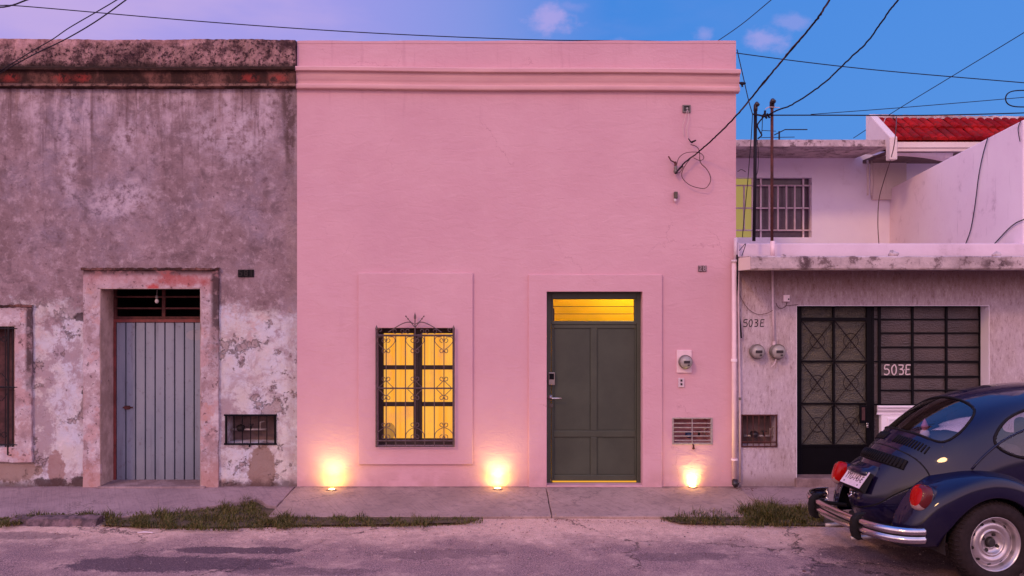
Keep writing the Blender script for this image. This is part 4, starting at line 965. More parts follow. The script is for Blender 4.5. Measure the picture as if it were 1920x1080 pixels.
# ------------------------------------------------------------------ RIGHT-HAND HOUSE (roughcast, ground floor)
white = thing('roughcast_house', 'white roughcast house front with concrete canopy and black iron door', 'house', (wx(1650), 0, Z0))
XR0, XR1 = XB+.002, 9.5
hE = (wx(1494), wx(1856), Z0+.06, wz(573)); hU = (wx(1390), wx(1456), wz(838), wz(778))
hE = (hE[0], hE[1], wz(895.5, D0+.02), hE[3])
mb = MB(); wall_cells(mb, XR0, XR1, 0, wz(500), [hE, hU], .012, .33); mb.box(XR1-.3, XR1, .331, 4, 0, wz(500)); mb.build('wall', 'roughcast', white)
e = .004; mb = MB(); mb.box(hE[1]-e, hE[1]+.001, -.0+.011, .325, hE[2], hE[3]).box(hE[0], hE[1]-e, .011, .325, hE[3]-e, hE[3]+.001).box(hE[0]-.001, hE[0]+e, .011, .325, hE[2], hE[3]-e); mb.build('door_jamb', 'white_paint', white)
MB().box(hE[0]-.02, hE[1]+.03, -.03, .2, Z0-.08, hE[2]+.002).build('doorstep', 'pavement_old', white, bevel=.012)
# canopy slab (0.6 m deep) and parapet above it
dc = 9.3; XC0 = wx(1408, dc)
mb = MB(); rd = random.Random(8); Gc = []; nx = 120
zt, zb_ = wz(480, dc), wz(503, dc)
for i in range(nx+1):
    s = i/nx; x = XC0+(XR1-XC0)*s; j = lambda a=.003: rd.uniform(-a, a)
    Gc.append([(x, .01, zb_-.01), (x, -.59, zb_-.012+j()), (x, -.60+j(), zb_+.004+j()), (x, -.60+j(), zt-.01+j(.005)), (x, -.585, zt+j(.005)), (x, .01, zt+.02)])
mb.grid(Gc); mb.f.append(tuple(range(6))); e_ = nx*6; mb.f.append(tuple(e_+k for k in range(6))); mb.build('canopy', 'stained_concrete', white)
mb = MB().box(XR0+.004, XC0-.002, -.575, .01, zb_-.012, zt-.005); mb.build('canopy_end', 'warm_white', white, bevel=.01)
ZP = wz(456.5, D0+.05)
mb = MB().box(XR0, XR1, .05, .25, wz(499), ZP); mb.build('parapet', 'parapet_paint', white, bevel=.01)
MB().box(XR0, XR1, .26, 3.4, wz(500)+.02, wz(500)+.08).build('flat_roof', 'stained_concrete', white)
# iron and glass screen: door leaf, side light and window grid
de = D0+.2; xo = lambda px: px
gl1 = MB().pbox(1496, 1632, 575, 836, de+.02, de+.03); 
fr = MB()
def bar(x0, x1, y0, y1, d0=de-.015, d1=de+.025): fr.pbox(x0, x1, y0, y1, d0, d1)
bar(1494, 1503, 573, 896); bar(1503, 1640, 573, 576); bar(1503, 1625, 595.5, 601.5, de-.02, de+.025); bar(1625, 1634, 576, 896); bar(1503, 1625, 834, 838)
bar(1562, 1565, 576, 595.5); bar(1562, 1565.5, 601.5, 834)
for y in (677.5, 757): bar(1503, 1562, y-1.3, y+1.3, de-.012); bar(1565.5, 1625, y-1.3, y+1.3, de-.012)
gdoor = fr.build('door', 'black_paint', white, bevel=.002)
MB().pbox(1503, 1625, 838, 895, de-.005, de+.02).build('kick_panel', 'black_paint', gdoor)
gl1.build('door_glass', 'pebbled_glass', gdoor)
xg = MB(); dx_ = de-.028
for (xa, xb_) in ((1503, 1562), (1565.5, 1625)):
    for (y0, y1) in ((602, 676), (679.5, 756), (759, 834)):
        cx, cy = (xa+xb_)/2, (y0+y1)/2
        xg.tube([P(xa, y0, dx_), P(xb_, y1, dx_)], .006, 4); xg.tube([P(xa, y1, dx_+.014), P(xb_, y0, dx_+.014)], .006, 4)
        xg.tube([P(cx+14*math.cos(a*math.pi/12), cy+14*math.sin(a*math.pi/12), dx_-.01) for a in range(25)], .004, 4)
xg.build('lattice', 'iron', gdoor)
lk = MB().pbox(1612, 1625, 760, 793, de-.035, de-.016); lk_ = lk.build('lock_case', 'black_paint', gdoor, bevel=.003); MB().pbox(1616, 1622, 764, 788, de-.038, de-.0355).build('lock_plate', 'shutter_wood', lk_)
mb = MB(); c = P(1626, 797, de-.05); mb.lathe(c, (0, 0, 1), [(0, -.03), (.012, -.028), (.014, -.005), (.012, 0), (0, .002)], 10).tube([c+Vector((-.008, 0, 0)), c+Vector((-.008, 0, .02)), c+Vector((.008, 0, .02)), c+Vector((.008, 0, 0))], .004, 5)
tag(mb.build('padlock', 'steel_bright', smooth=True), 'small silver padlock hanging on the black iron door', 'padlock')
fw = MB()
def bw(x0, x1, y0, y1, d0=de-.012, d1=de+.022): fw.pbox(x0, x1, y0, y1, d0, d1)
bw(1634.2, 1639, 573, 896); bw(1647, 1652, 573, 760); bw(1639, 1839, 573, 576)
bw(1836.5, 1839, 576, 760)
bw(1639, 1647, 597, 600); bw(1639, 1647, 676.5, 679); bw(1639, 1647, 757, 759.5)
ys = (599, 624.5, 651, 678.5, 706.5, 732, 759)
for y in ys:
    hh = 2.0 if y in (678.5, 706.5) else 1.4
    for (a, b) in ((1652, 1709.5), (1713.5, 1773), (1777, 1836.5)): bw(a, b, y-hh, y+hh)
bw(1709.5, 1713.5, 576, 760); bw(1773, 1777, 576, 760)
gwin = fw.build('window', 'black_paint', white, bevel=.002)
rd = random.Random(12)
for i, (a, b) in enumerate(((1652, 1709.5), (1713.5, 1773), (1777, 1836.5))):
    yy = (576,)+ys
    for j in range(7):
        name = 'rippled_glass'
        a0 = P(a, yy[j], de+.01); b0 = P(b, yy[j+1], de+.02); tl = rd.uniform(-.006, .006)
        m_ = MB().add([(a0.x, a0.y+tl, b0.z), (b0.x, a0.y, b0.z), (b0.x, a0.y-tl, a0.z), (a0.x, a0.y, a0.z)], [(0, 1, 2, 3)]); m_.build('window_pane', name, gwin)
MB().pbox(1639, 1647, 576, 896, de+.01, de+.02).build('side_light', 'rippled_glass', gwin)
# moulded dado under the window grid
da = de-.10
mb = MB()
mb.box(wx(1652, da+.06), wx(1840, da+.06), da+.05-D0, da+.15-D0, hE[2], wz(768, da)).build('dado', 'white_paint', white, bevel=.004)
Gc = []
for x in (wx(1647, da), hE[1]-.006):
    Gc.append([(x, .14, wz(761, da)), (x, da-D0, wz(761, da)), (x, da-D0-.003, wz(764, da)), (x, da-D0+.018, wz(766, da)), (x, da-D0+.022, wz(770, da)), (x, da-D0+.04, wz(773, da)), (x, da-D0+.05, wz(778, da)), (x, .14, wz(778, da))])
mb = MB(); mb.grid(Gc); mb.f += [tuple(range(8)), tuple(range(8, 16))]; mb.build('sill', 'white_paint', white, bevel=.002)
for (a, b) in ((1664, 1750), (1758, 1830)):
    m_ = MB(); a0 = P(a, 784, da+.05); b0 = P(b, 890, da+.05); ring_prism(m_, (a0.x, b0.x, b0.z, a0.z), (a0.x+.02, b0.x-.02, b0.z+.02, a0.z-.02), a0.y-.008, a0.y+.002); m_.build('dado_moulding', 'white_paint', white)
room5(hE[0]-.02, hE[1]+.02, .331, .8, 0, hE[3]+.1).build('dark_interior', 'dark_void', white)
# hand painted numbers
def strokes(S, x0, y0, x1, y1, dep, r, m, name, parent, slant=0.):
    mb = MB(); n = len(S)
    for ch in S:
        for ln in ch:
            pts = [P(x0+(x1-x0)*(u+slant*(1-v)), y0+(y1-y0)*v, dep) for u, v in ln]
            pts = catmull(pts, 4) if len(pts) > 2 else pts
            o = len(mb.v); mb.tube(pts, r, 6)
            for k in range(o, len(mb.v)): x, y, z = mb.v[k]; mb.v[k] = (x, dep-D0+(y-(dep-D0))*.12, z)
    return mb.build(name, m, parent)
def digs(off, w_):
    f = lambda L: [[(off[i]+u*w_[i], v) for u, v in ln] for i, ln in L]
    return f
def shape(kind, o, w_):
    D = {'5': [[(1, .02), (.25, .03), (.12, .42), (.6, .42), (.95, .62), (.85, .9), (.45, 1), (0, .93)]],
         '0': [[(.5, 0), (.12, .25), (.05, .6), (.3, .95), (.6, 1), (.92, .75), (.95, .3), (.7, .03), (.5, 0)]],
         '3': [[(.05, .03), (.8, .04), (.95, .12), (.75, .38), (.35, .45), (.8, .5), (1, .72), (.8, .95), (.15, .96)]],
         'E': [[(1, .02), (.2, .04), (.15, .3), (.1, .7), (.1, .97), (.95, .95)], [(.15, .48), (.8, .47)]],
         '-': [[(0, .5), (1, .5)]]}
    return [[(o+u*w_, v) for u, v in ln] for ln in D[kind]]
strokes([shape('5', 0, .2), shape('0', .27, .17), shape('3', .53, .18), shape('E', .83, .2)], 1393.5, 599, 1431.5, 612.5, D0+.010, .0055, 'iron', 'painted_number', white, .02)
wp_ = de-.003
strokes([shape('5', 0, .21), shape('0', .29, .19), shape('3', .55, .2), shape('-', .765, .03), shape('E', .83, .20)], 1657.5, 684, 1706, 702.5, wp_, .0078, 'litter_white', 'painted_number', gwin)
# niche
MB().box(hU[0]-.03, hU[1]+.03, .24, .26, hU[2]-.03, hU[3]+.03).build('niche_back', 'niche', white)
uv = MB(); du = D0-.004
for x in (1390.5, 1456): uv.tube([P(x, 777, du), P(x, 838, du)], .010, 4)
for y in (778.5, 829, 837): uv.tube([P(1389, y, du), P(1457, y, du)], .008, 4)
for k in range(1, 6): uv.tube([P(1390+k*11, 779, du), P(1390+k*11, 837, du)], .005, 5)
uv.build('vent_grille', 'rust', white)
meterset(1424, 812, D0+.13, 'water meter inside the barred niche of the roughcast house', 'meter_dark', .17)
emeter(1417.5, 659, 13.5, 'round electricity meter without a pipe, left of the pair on roughcast wall', None, D0+.012)
emeter(1456, 659, 14, 'round electricity meter under the white conduit on the roughcast wall', None, D0+.012)
cable('cable_tail', [(1455, 673, 9.85), (1452, 682, 9.83), (1446, 688, 9.84)], .006, 'pvc_white', 'short pale cable end curling below the meter with conduit', 'cable')
th = thing('junction_box', 'small pale box on the roughcast wall above the black iron door', 'junction box', P(1476, 566, D0)); MB().pbox(1470.5, 1481, 553, 565.5, D0-.04, D0+.013).build('box', 'lime_side', th, bevel=.004); MB().pbox(1477.5, 1480, 559.5, 562.5, D0-.044, D0-.0405).build('knockout', 'meter_dark', th)
cable('cable', [(1455, 568, 9.89), (1459, 576, 9.88), (1466, 578, 9.88), (1473, 574, 9.88), (1476, 566, 9.87)], .004, 'cable_brown', 'short cable loop under the small box by the iron door')
cable('cable', [(1474, 573, 9.88), (1485, 572, 9.89), (1496, 571, 9.89)], .003, 'cable_brown', 'thin cable from the small box to the iron door frame')
cable('cable', [(1384, 543, 9.88), (1391, 562, 9.885), (1404, 580, 9.89), (1420, 589, 9.89), (1436, 588, 9.885), (1449, 582, 9.87)], .003, 'cable_brown', 'thin drooping cable on roughcast wall between the pipes')
# pipes
th = thing('drainpipe', 'fat pinkish drainpipe down the joint of pink and roughcast houses', 'pipe', P(1377, 903, 9.84))
MB().tube([P(1376.5, 488, 9.83), P(1376.5, 700, 9.83), P(1377, 902, 9.83)], .026, 14).build('pipe', 'pvc_pink', th, smooth=True)
MB().tube([P(1379.5, 446, 9.84), P(1379, 487, 9.84)], .020, 12).tube([P(1377, 487, 9.83), P(1377, 492, 9.83)], .034, 14).build('upper_pipe', 'pvc_white', th, smooth=True)
MB().tube([P(1376.5, 673, 9.83), P(1376.5, 678, 9.83)], .034, 14).tube([P(1377, 860, 9.83), P(1377, 863, 9.83)], .035, 14).build('clamp', 'lime_side', th, smooth=False)
MB().tube([P(1378, 900, 9.83), P(1378, 907, 9.81), P(1381, 910, 9.79)], .034, 12).build('shoe', 'meter_dark', th, smooth=True)
th = thing('conduit', 'thin white conduit running down beside the fat drainpipe', 'pipe', P(1387, 904, 9.87)); MB().tube([P(1384.5, 455, 9.85), P(1384.5, 560, 9.85), P(1387.5, 750, 9.87), P(1388, 903, 9.87)], .011, 10).build('pipe', 'pvc_white', th, smooth=True)
MB().tube([P(1387.5, 745, 9.87), P(1387.5, 750, 9.87)], .015, 10).build('coupling', 'meter_grey', th)
th = thing('conduit', 'white conduit dropping from the canopy to the right electricity meter', 'pipe', P(1450, 646, 9.88)); MB().tube([P(1448.5, 507, 9.88), P(1449.5, 580, 9.88), P(1451.5, 646, 9.88)], .0135, 10).build('pipe', 'pvc_white', th, smooth=True); MB().tube([P(1451.3, 640, 9.88), P(1451.6, 647, 9.88)], .018, 10).build('coupling', 'pvc_white', th)
cable('cable', [(1382, 478, 9.8), (1382.5, 520, 9.84), (1384.5, 570, 9.86), (1388, 610, 9.86), (1390, 634, 9.86)], .009, 'cable_black', 'thick black cable hanging beside the white conduit on roughcast wall', wob=.002)
th = thing('service_mast', 'rusty brown mast pipe rising above the parapet, with pale sleeve at its foot', 'mast', P(1449, 478, 9.5))
MB().tube([P(1447.5, 200, 9.75), P(1447.5, 452, 9.75)], .016, 10).build('pipe', 'rust', th, smooth=True); MB().tube([P(1448.5, 452, 9.75), P(1449, 482, 9.75)], .026, 12).build('sleeve', 'pvc_pink', th, smooth=True)
MB().tube([P(1447.5, 203, 9.75), P(1447.5, 192, 9.75), P(1449, 188.5, 9.72), P(1451, 191, 9.70)], .026, 10).build('cap', 'meter_dark', th, smooth=True)
th = thing('service_mast', 'black mast pipe rising above the parapet, left of the rusty one', 'mast', P(1414, 452, 9.8))
MB().tube([P(1416.5, 208, 9.78), P(1415.5, 330, 9.78), P(1413.5, 452, 9.78)], .018, 10).build('pipe', 'cable_black', th, smooth=True); MB().tube([P(1416.5, 208, 9.78), P(1417, 197, 9.78), P(1419, 194, 9.76), P(1421, 197, 9.74)], .022, 10).build('cap', 'meter_dark', th, smooth=True)
th = thing('wire_rack', 'dark knot of wire connectors between the two masts', 'connector', P(1434, 218, 9.72))
c = P(1435, 218, 9.72); mb = MB().tube([P(1412, 214, 9.75), P(1424, 216, 9.73), P(1435, 218, 9.72), P(1448, 213, 9.72)], .010, 7)
for (a, b) in (((1434, 217), (1434.5, 207)), ((1431, 214), (1438, 222)), ((1428, 219), (1441, 216)), ((1438, 213), (1443, 221))): mb.tube([P(*a, 9.72), P(*b, 9.71)], .012, 6)
mb.build('connectors', 'cable_black', th, smooth=True); MB().tube(catmull([P(1435, 205, 9.72), P(1441, 201, 9.71), P(1450, 201, 9.70), P(1462, 202, 9.70)], 5), .004, 5).build('pale_wire', 'cable_pale', th)
cable('cable', [(1431, 220, 9.72), (1424, 228, 9.71), (1420, 236, 9.71), (1425, 247, 9.71), (1428, 254, 9.71), (1421, 260, 9.71)], .008, 'cable_black', 'thick black tail of cable hanging between the two masts')
cable('cable', [(1429.5, 222, 9.72), (1429, 240, 9.72), (1428, 250, 9.72)], .004, 'cable_black', 'thin straight wire hanging between the two masts')
cable('cable', [(1420, 262, 9.8), (1422, 290, 9.8), (1421, 318, 9.8), (1418, 330, 9.8)], .0035, 'cable_black', 'thin wire hanging just right of the black mast')
# cement lumps on the canopy edge
for i, (px, rr_) in enumerate(((1469, 8), (1675, 12), (1868, 10))):
    c = P(px, 480, 9.42); lump('cement_lump', (c.x, c.y, zt-.012), rr_*(.6 if i == 0 else .85)*9.4/F, 'stained_concrete', ('low cement lump on the canopy beside the rusty mast', 'round cement lump in the middle of the canopy edge', 'low cement lump on the canopy near the sloping wall')[i], 'lump', i+3, .62)
# ------------------------------------------------------------------ UPPER HOUSE BEHIND
up = thing('upper_house', 'lilac white upper storey with flat eave and red tiled roof behind the parapet', 'house', (4.3, 3.6, 0))
dw2 = 13.5; d1 = 12.42
hX = (wx(1330, dw2), wx(1522, dw2), wz(445, dw2), wz(333, dw2))
mb = MB(); wall_cells(mb, wx(1290, dw2), wx(2000, dw2), 0, wz(262, dw2), [hX], dw2-D0, dw2-D0+.3); mb.build('wall', 'white_paint', up)
e = .004
zf1, zf0 = wz(262, d1), wz(274.5, d1)
mb = MB(); rd = random.Random(4); Gc = []
for i in range(61):
    x = wx(1300, d1)+(wx(1660, d1)-wx(1300, d1))*i/60; j = rd.uniform(-.004, .004)
    Gc.append([(x, dw2-D0+.4, zf0), (x, d1-D0, zf0+j*.5), (x, d1-D0+j, zf1+j), (x, dw2-D0+.4, zf1+.02)])
mb.grid(Gc); mb.f += [(0, 1, 2, 3), tuple(240+k for k in range(4))]; mb.build('eave_slab', 'stained_concrete', up)
# window of the upper house
wq = MB(); dq = dw2+.10
MB().pbox(1340, 1411, 333, 446, dq+.06, dq+.07).build('lit_room_panel', 'room_glow', up)  # flat glowing panel stands for the lit room behind this window
mb = MB().pbox(1411, 1530, 330, 446, dq+.04, dq+.05); plain('dusk_pane', (.115, .075, .105), .25, 0, .2, 4); mb.build('window_glass', 'dusk_pane', up)
for x in (1411, 1426.7, 1506.5): wq.pbox(x-1.4, x+1.4, 334, 446, dq, dq+.035)
for y in (347.8, 390, 431.7):
    for a, b in ((1376, 1409.6), (1412.4, 1425.3), (1428.1, 1505.1), (1507.9, 1521)): wq.pbox(a, b, y-1.3, y+1.3, dq+.004, dq+.03)
uw = wq.build('window', 'lime_side', up)
gq = MB()
for x in (1395, 1442.4, 1458.5, 1474.4, 1490, 1520): gq.tube([P(x, 347, dw2+.03), P(x, 433, dw2+.03)], .014, 6)
for y in (347.8, 390.5, 432): gq.tube([P(1376, y, dw2+.045), P(1521, y, dw2+.045)], .011, 6)
gq.build('window_grille', 'pvc_white', uw)
# tiled roof: ridge to eave, curb at its left end
dr, dv_ = 12.98, 12.3
zr, zv = wz(222, dr), wz(262, dv_)
xl, xr_ = wx(1680, dv_), wx(2060, dv_)
base = MB(); Gc = [[(x, dv_-D0, zv-.03), (x, dr-D0, zr-.03)] for x in (xl, xr_)]; base.grid(Gc)
base.box(xl, xr_, dr-D0, dr-D0+.15, zv-.03, zr-.03).build('roof', 'red_tile', up)
tl = MB(); rd = random.Random(21); nrow = 2
pitch = .118
for rI in range(nrow):
    s0 = rI/nrow; s1 = (rI+1)/nrow+.06; s1 = min(s1, 1.0)
    n = int((xr_-xl)/pitch)
    for k in range(n):
        xc = xl+(k+.5)*pitch+rd.uniform(-.008, .008); lift = .026+rd.uniform(-.008, .006)
        Gc = []
        for (s, lf, wd) in ((s0, lift+.02, .50), (s1, lift-.012, .42)):
            yy = dv_-D0+(dr-dv_)*s-.02; zz = zv+(zr-zv)*s
            row = []
            for a in range(9):
                th_ = math.pi*a/8; row.append((xc-math.cos(th_)*pitch*wd, yy-math.sin(th_)*.02, zz-.02+lf*math.sin(th_)+.012))
            Gc.append(row)
        tl.grid(Gc); o = len(tl.v)-18; tl.f.append(tuple(o+q for q in range(9)))
tl.build('roof_tiles', 'red_tile', up, auto='keep')
mb = MB(); Gc = []; rd = random.Random(5)
for i in range(50):
    x = wx(1636, dr)+(wx(2000, dr)-wx(1636, dr))*i/49; zz = zr-.035*i/49; j = rd.uniform(-.006, .006); Gc.append([(x, dr-D0-.02, zz-.01), (x, dr-D0-.04+j, zz+.0), (x, dr-D0-.03, zz+.05+j), (x, dr-D0+.15, zz+.05), (x, dr-D0+.16, zz-.3)])
mb.grid(Gc); mb.f += [(4, 3, 2, 1, 0)]; mb.build('ridge', 'stained_concrete', up)
mb = MB()                                                # white sloping curb closing the tiles on the left
A = [(wx(1680, dv_), dv_-.02, zv+.02), (wx(1640, dr), dr, zr+.05)]
xA = wx(1680, dv_); t_ = .10
poly = [(dv_-.04, wz(300, dv_)), (dv_-.04, zv+.03), (dr, zr+.06), (dr+.12, zr+.06), (dr+.12, zv-.08), (dv_+.10, zv-.08), (dv_+.10, wz(300, dv_))]
mb.add([(xA-t_, d_-D0, z_) for d_, z_ in poly]+[(xA+.004, d_-D0, z_) for d_, z_ in poly], [tuple(range(7)), tuple(range(13, 6, -1))]+[(i, (i+1) % 7, (i+1) % 7+7, i+7) for i in range(7)])
mb.build('gable_curb', 'warm_white', up, bevel=.012)
mb = MB().box(xA+.006, xr_, dv_-D0-.01, dv_-D0+.1, wz(277, dv_), zv-.031).box(xA+.006, xr_, dv_-D0+.01, dv_-D0+.1, wz(283, dv_), wz(277, dv_)-.002); mb.build('fascia', 'warm_white', up, bevel=.004)
mb = MB(); Gc = []; rd = random.Random(7)                # sagging cover under the fascia
for i in range(25):
    s = i/24; x = wx(1668+120*s, 12.45); Gc.append([(x, 12.45-D0, wz(281+3*s, 12.45)), (x, 12.5-D0+.02*math.sin(i), wz(286+9*s+rd.uniform(-.6, .6), 12.45)), (x, 12.6-D0, wz(289+13*s-4*math.sin(s*3.14), 12.45))])
mb.grid(Gc); tag(mb.build('sagging_cover', 'lime_side', auto='keep'), 'grey plastic cover sagging under the fascia of the tiled roof', 'cover')
MB().box(xA+.01, xr_, dv_-D0+.12, dw2-D0-.004, wz(283, dv_)+.0, wz(283, dv_)+.05).build('soffit', 'niche', up)
mb = MB(); mb.box(wx(1637, 13.42), wx(1700, 13.42), 13.42-D0, dw2-D0-.002, wz(374, 13.42), wz(290, 13.42)); mb.build('side_strip', 'warm_white', up, bevel=.006)
mb = MB(); 
for x in (1627, 1634): mb.tube([P(x, 300, 13.28), P(x, 366, 13.28)], .016, 8)
tag(mb.build('downpipe', 'warm_white', smooth=True), 'pair of pale pipes on the corner of the upper house under the gable', 'pipe')
# party wall running back from the street, its top falling to the rear
pw = MB(); X0 = 5.62
poly = [(9.97, 2.3), (9.97, 4.15), (13.46, 3.80), (dw2-.002, 3.79), (dw2-.002, 2.3)]
G1 = [(X0, d_-D0, z_) for d_, z_ in poly]; G2 = [(X0+.2, d_-D0, z_) for d_, z_ in poly]
pw.add(G1+G2, [(0, 1, 2, 3, 4), (9, 8, 7, 6, 5)]+[(i, (i+1) % 5, (i+1) % 5+5, i+5) for i in range(5)])
tag(pw.build('party_wall', 'lime_side', bevel=.012), 'tall sloping topped pinkish side wall rising above the canopy at the right', 'wall')
def pwd(px): return X0*F/(px-960)*.997
def onwall(pts): return [(a, b, pwd(a)) for a, b in pts]
cable('wall_cable', onwall([(1852, 258), (1843, 290), (1835, 330), (1828, 385), (1820, 430), (1810, 459)]), .006, 'cable_black', 'dark cable curving down the middle of the sloping side wall')
cable('wall_cable', onwall([(1921, 411), (1905, 418), (1890, 430), (1874, 447), (1862, 460)]), .006, 'cable_black', 'dark cable curving low on the sloping side wall near the picture edge')
cable('wall_cable', onwall([(1914, 226), (1909, 240), (1910, 252), (1912.5, 265)]), .005, 'cable_black', 'short cable end hanging at the top right of the sloping wall')
cable('wall_cable', [(1681, 219, 12.2), (1680, 240, 12.0), (1676, 275, 12.1), (1668, 305, 12.4), (1657, 340, 13.0), (1648, 375, 13.1), (1646, 420, 13.1), (1648, 458, 13.1)], .006, 'cable_brown', 'cable hanging over the red tiles down to the far end of the sloping wall')
cable('wall_cable', [(1660, 222, 12.85), (1656, 233, 12.7), (1658, 240, 12.6)], .005, 'cable_pale', 'short pale cable at the left end of the red tiles')
# tv antenna on the upper roof
th = thing('tv_antenna', 'thin television antenna on the flat roof behind the masts', 'antenna', P(1461, 262, 12.9))
mb = MB().tube([P(1461, 262, 12.9), P(1461, 246, 12.9)], .012, 6).tube([P(1452, 253, 12.9), P(1472, 243, 12.7), P(1514, 243, 12.6)], .008, 5).tube([P(1429, 244.5, 13), P(1455, 246, 12.9)], .005, 5).tube([P(1427, 258, 13), P(1490, 257, 12.9)], .005, 5); mb.build('boom', 'iron', th)
# ------------------------------------------------------------------ overhead wires
cable('service_cable', [(1266, 326, 9.82), (1284, 305, 9.8), (1308, 286, 9.8), (1340, 258, 9.5), (1386, 211, 9.1), (1430, 157, 8.6), (1480, 98, 8.1), (1527, 42, 7.7), (1560, -8, 7.4), (1590, -60, 7.1)], .0085, 'cable_black', 'thick twisted service cable dropping from the sky to the bracket on the pink wall', wob=.0025, seg=14)
cable('service_cable', [(1384, 213, 9.1), (1432, 157, 8.6), (1478, 98, 8.09), (1530, 40, 7.69), (1552, 6, 7.45), (1592, -62, 7.1)], .004, 'cable_brown', 'thin messenger strand wound along the thick service cable', wob=.004, seg=14)
cable('service_cable', [(1438, 217, 9.72), (1455, 208, 9.5), (1485, 196, 9.3), (1520, 174, 9.0), (1555, 147, 8.7), (1590, 113, 8.4), (1625, 80, 8.1), (1650, 45, 7.9), (1668, 20, 7.7), (1687, -4, 7.5), (1730, -60, 7.2)], .0075, 'cable_black', 'wavy black service cable dropping from the sky to the two masts', wob=.003, seg=8)
cable('overhead_wire', [(1440, 216, 9.72), (1560, 216, 9.9), (1700, 216.5, 10.1), (1800, 215, 10.3), (1925, 211.5, 10.5), (2100, 204, 10.9)], .007, 'cable_black', 'level black wire from the masts past the top of the tiled roof')
cable('overhead_wire', [(1520, 214.5, 11), (1700, 201, 10.9), (1925, 182, 10.8), (2100, 166, 10.7)], .0045, 'cable_black', 'thin wire rising slowly rightwards just above the level black wire')
cable('overhead_wire', [(1600, 259, 13.6), (1680, 207, 12.8), (1790, 140, 11.6), (1925, 58, 10.5), (2050, -20, 9.6)], .005, 'cable_black', 'thin diagonal wire rising from behind the gable to the right edge')
cable('overhead_wire', [(-40, 8, 11.5), (0, 10, 11.5), (60, 13, 11.5), (400, 42, 11.7), (700, 62, 11.9), (1000, 74.5, 12.1), (1265, 79, 12.3), (1385, 100, 12.3), (1620, 129, 12.2), (1930, 156, 12.0), (2100, 170, 11.8)], .0065, 'cable_black', 'long thin wire crossing the whole sky just above the pink parapet')
cable('overhead_wire', [(1335, 84, 12), (1390, 46, 11), (1452, -5, 10), (1510, -50, 9.4)], .005, 'cable_black', 'short diagonal wire rising behind the right end of the pink parapet')
cable('overhead_wire', [(-40, 158, 9.86), (0, 133, 9.7), (60, 96, 9.3), (98, 74, 9.0), (130, 52, 8.7), (185, 20, 8.3), (222, -2, 8.0), (300, -50, 7.5)], .005, 'cable_black', 'upper one of two diagonal wires over the mouldy parapet')
cable('overhead_wire', [(-40, 160, 9.84), (2, 136, 9.7), (60, 104, 9.4), (122, 74, 9.0), (180, 40, 8.5), (240, -3, 8.0), (310, -55, 7.5)], .006, 'cable_black', 'lower one of two diagonal wires over the mouldy parapet')
cable('overhead_wire', [(-30, 14, 8.4), (5, 13.5, 8.3), (25, 9, 8.2), (45, 2, 8.1), (80, -14, 8)], .007, 'cable_black', 'thick cable cutting the top left corner of the sky', wob=.002)
cable('overhead_wire', [(1382, 93, 9.86), (1388, 120, 9.82), (1396, 155, 9.8), (1404, 190, 9.78), (1411, 214, 9.76)], .005, 'cable_black', 'thin wire from the pink parapet corner down to the black mast')
cable('overhead_wire', [(1411, 214, 9.76), (1409, 250, 9.76), (1406, 290, 9.76), (1402, 340, 9.78), (1396, 400, 9.8), (1392, 445, 9.82)], .0045, 'cable_black', 'thin wire hanging left of the black mast in front of the lit upper window')
cable('overhead_wire', [(1398, 322, 9.76), (1390, 318, 9.77), (1383, 322, 9.78)], .0035, 'cable_black', 'tiny curled wire end above the lit upper window')
cable('spare_loop', [(1940, 169.5, 8), (1905, 170, 8), (1890, 175, 8), (1885.5, 185, 8), (1890, 195, 8), (1905, 200, 8), (1940, 200.5, 8)], .0055, 'cable_black', 'spare loop of black cable in the sky at the right edge')
th = thing('line_insulator', 'small black insulator on the wire beside the pink cornice', 'insulator', P(1391, 160, 9.8)); MB().tube([P(1386, 155, 9.8), P(1391, 157, 9.8), P(1398, 156, 9.8)], [.008, .022, .010], 8).tube([P(1391, 158, 9.8), P(1392, 163, 9.8)], .01, 6).build('body', 'cable_black', th)
cable('cable', [(1386, 470, 9.8), (1392, 463, 9.79), (1398, 458, 9.8), (1391, 480, 9.6)], .004, 'cable_black', 'tangled wire end at the top of the white conduit')
# ------------------------------------------------------------------ THE BLUE CAR (x forward from rear axle, y left, z up)
def paintf(t):
    p = t.obj(); n = t.noise(p, 3, 5, .6); n2 = t.noise(p, 60, 3, .6); x, y, z = t.sep(p)
    dust = t.m('MULTIPLY', t.st(n, .45, .75), t.st(z, 1.0, .3), clamp=True)
    c = t.mix(t.m('MULTIPLY', dust, .25, clamp=True), (.0026, .0010, .018), (.03, .018, .024))
    return {'Base Color': c, 'Roughness': t.m('ADD', dust*.25, .45), 'Specular IOR Level': .12, 'Coat Weight': 1., 'Coat IOR': 1.40, 'Coat Roughness': t.m('ADD', t.st(n2, .4, .8)*.06, .035), 'Metallic': .0, 'bump': (t.noise(p, 2.2, 2, .5), .10, .01)}
mat('blue_car_paint', paintf)
plain('rubber', (.008, .006, .007), .75, 0, .3, 20, Specular_IOR_Level=.2)
plain('tyre_rubber', (.020, .012, .013), .85, 0, .3, 25, .5, Specular_IOR_Level=.2)
plain('chrome', (.50, .45, .46), .14, 1., .12, 12)
plain('wheel_silver', (.50, .43, .44), .32, .75, .12, 10)
plain('hub_dark', (.02, .014, .014), .6)
plain('seat_dark', (.05, .035, .035), .8)
plain('plate_white', (.70, .56, .60), .5, 0, .08, 30)
plain('plate_ink', (.05, .015, .03), .6)
plain('plate_green', (.42, .38, .22), .6)
plain('toy_pink', (.70, .22, .30), .6); plain('toy_white', (.85, .70, .72), .6)
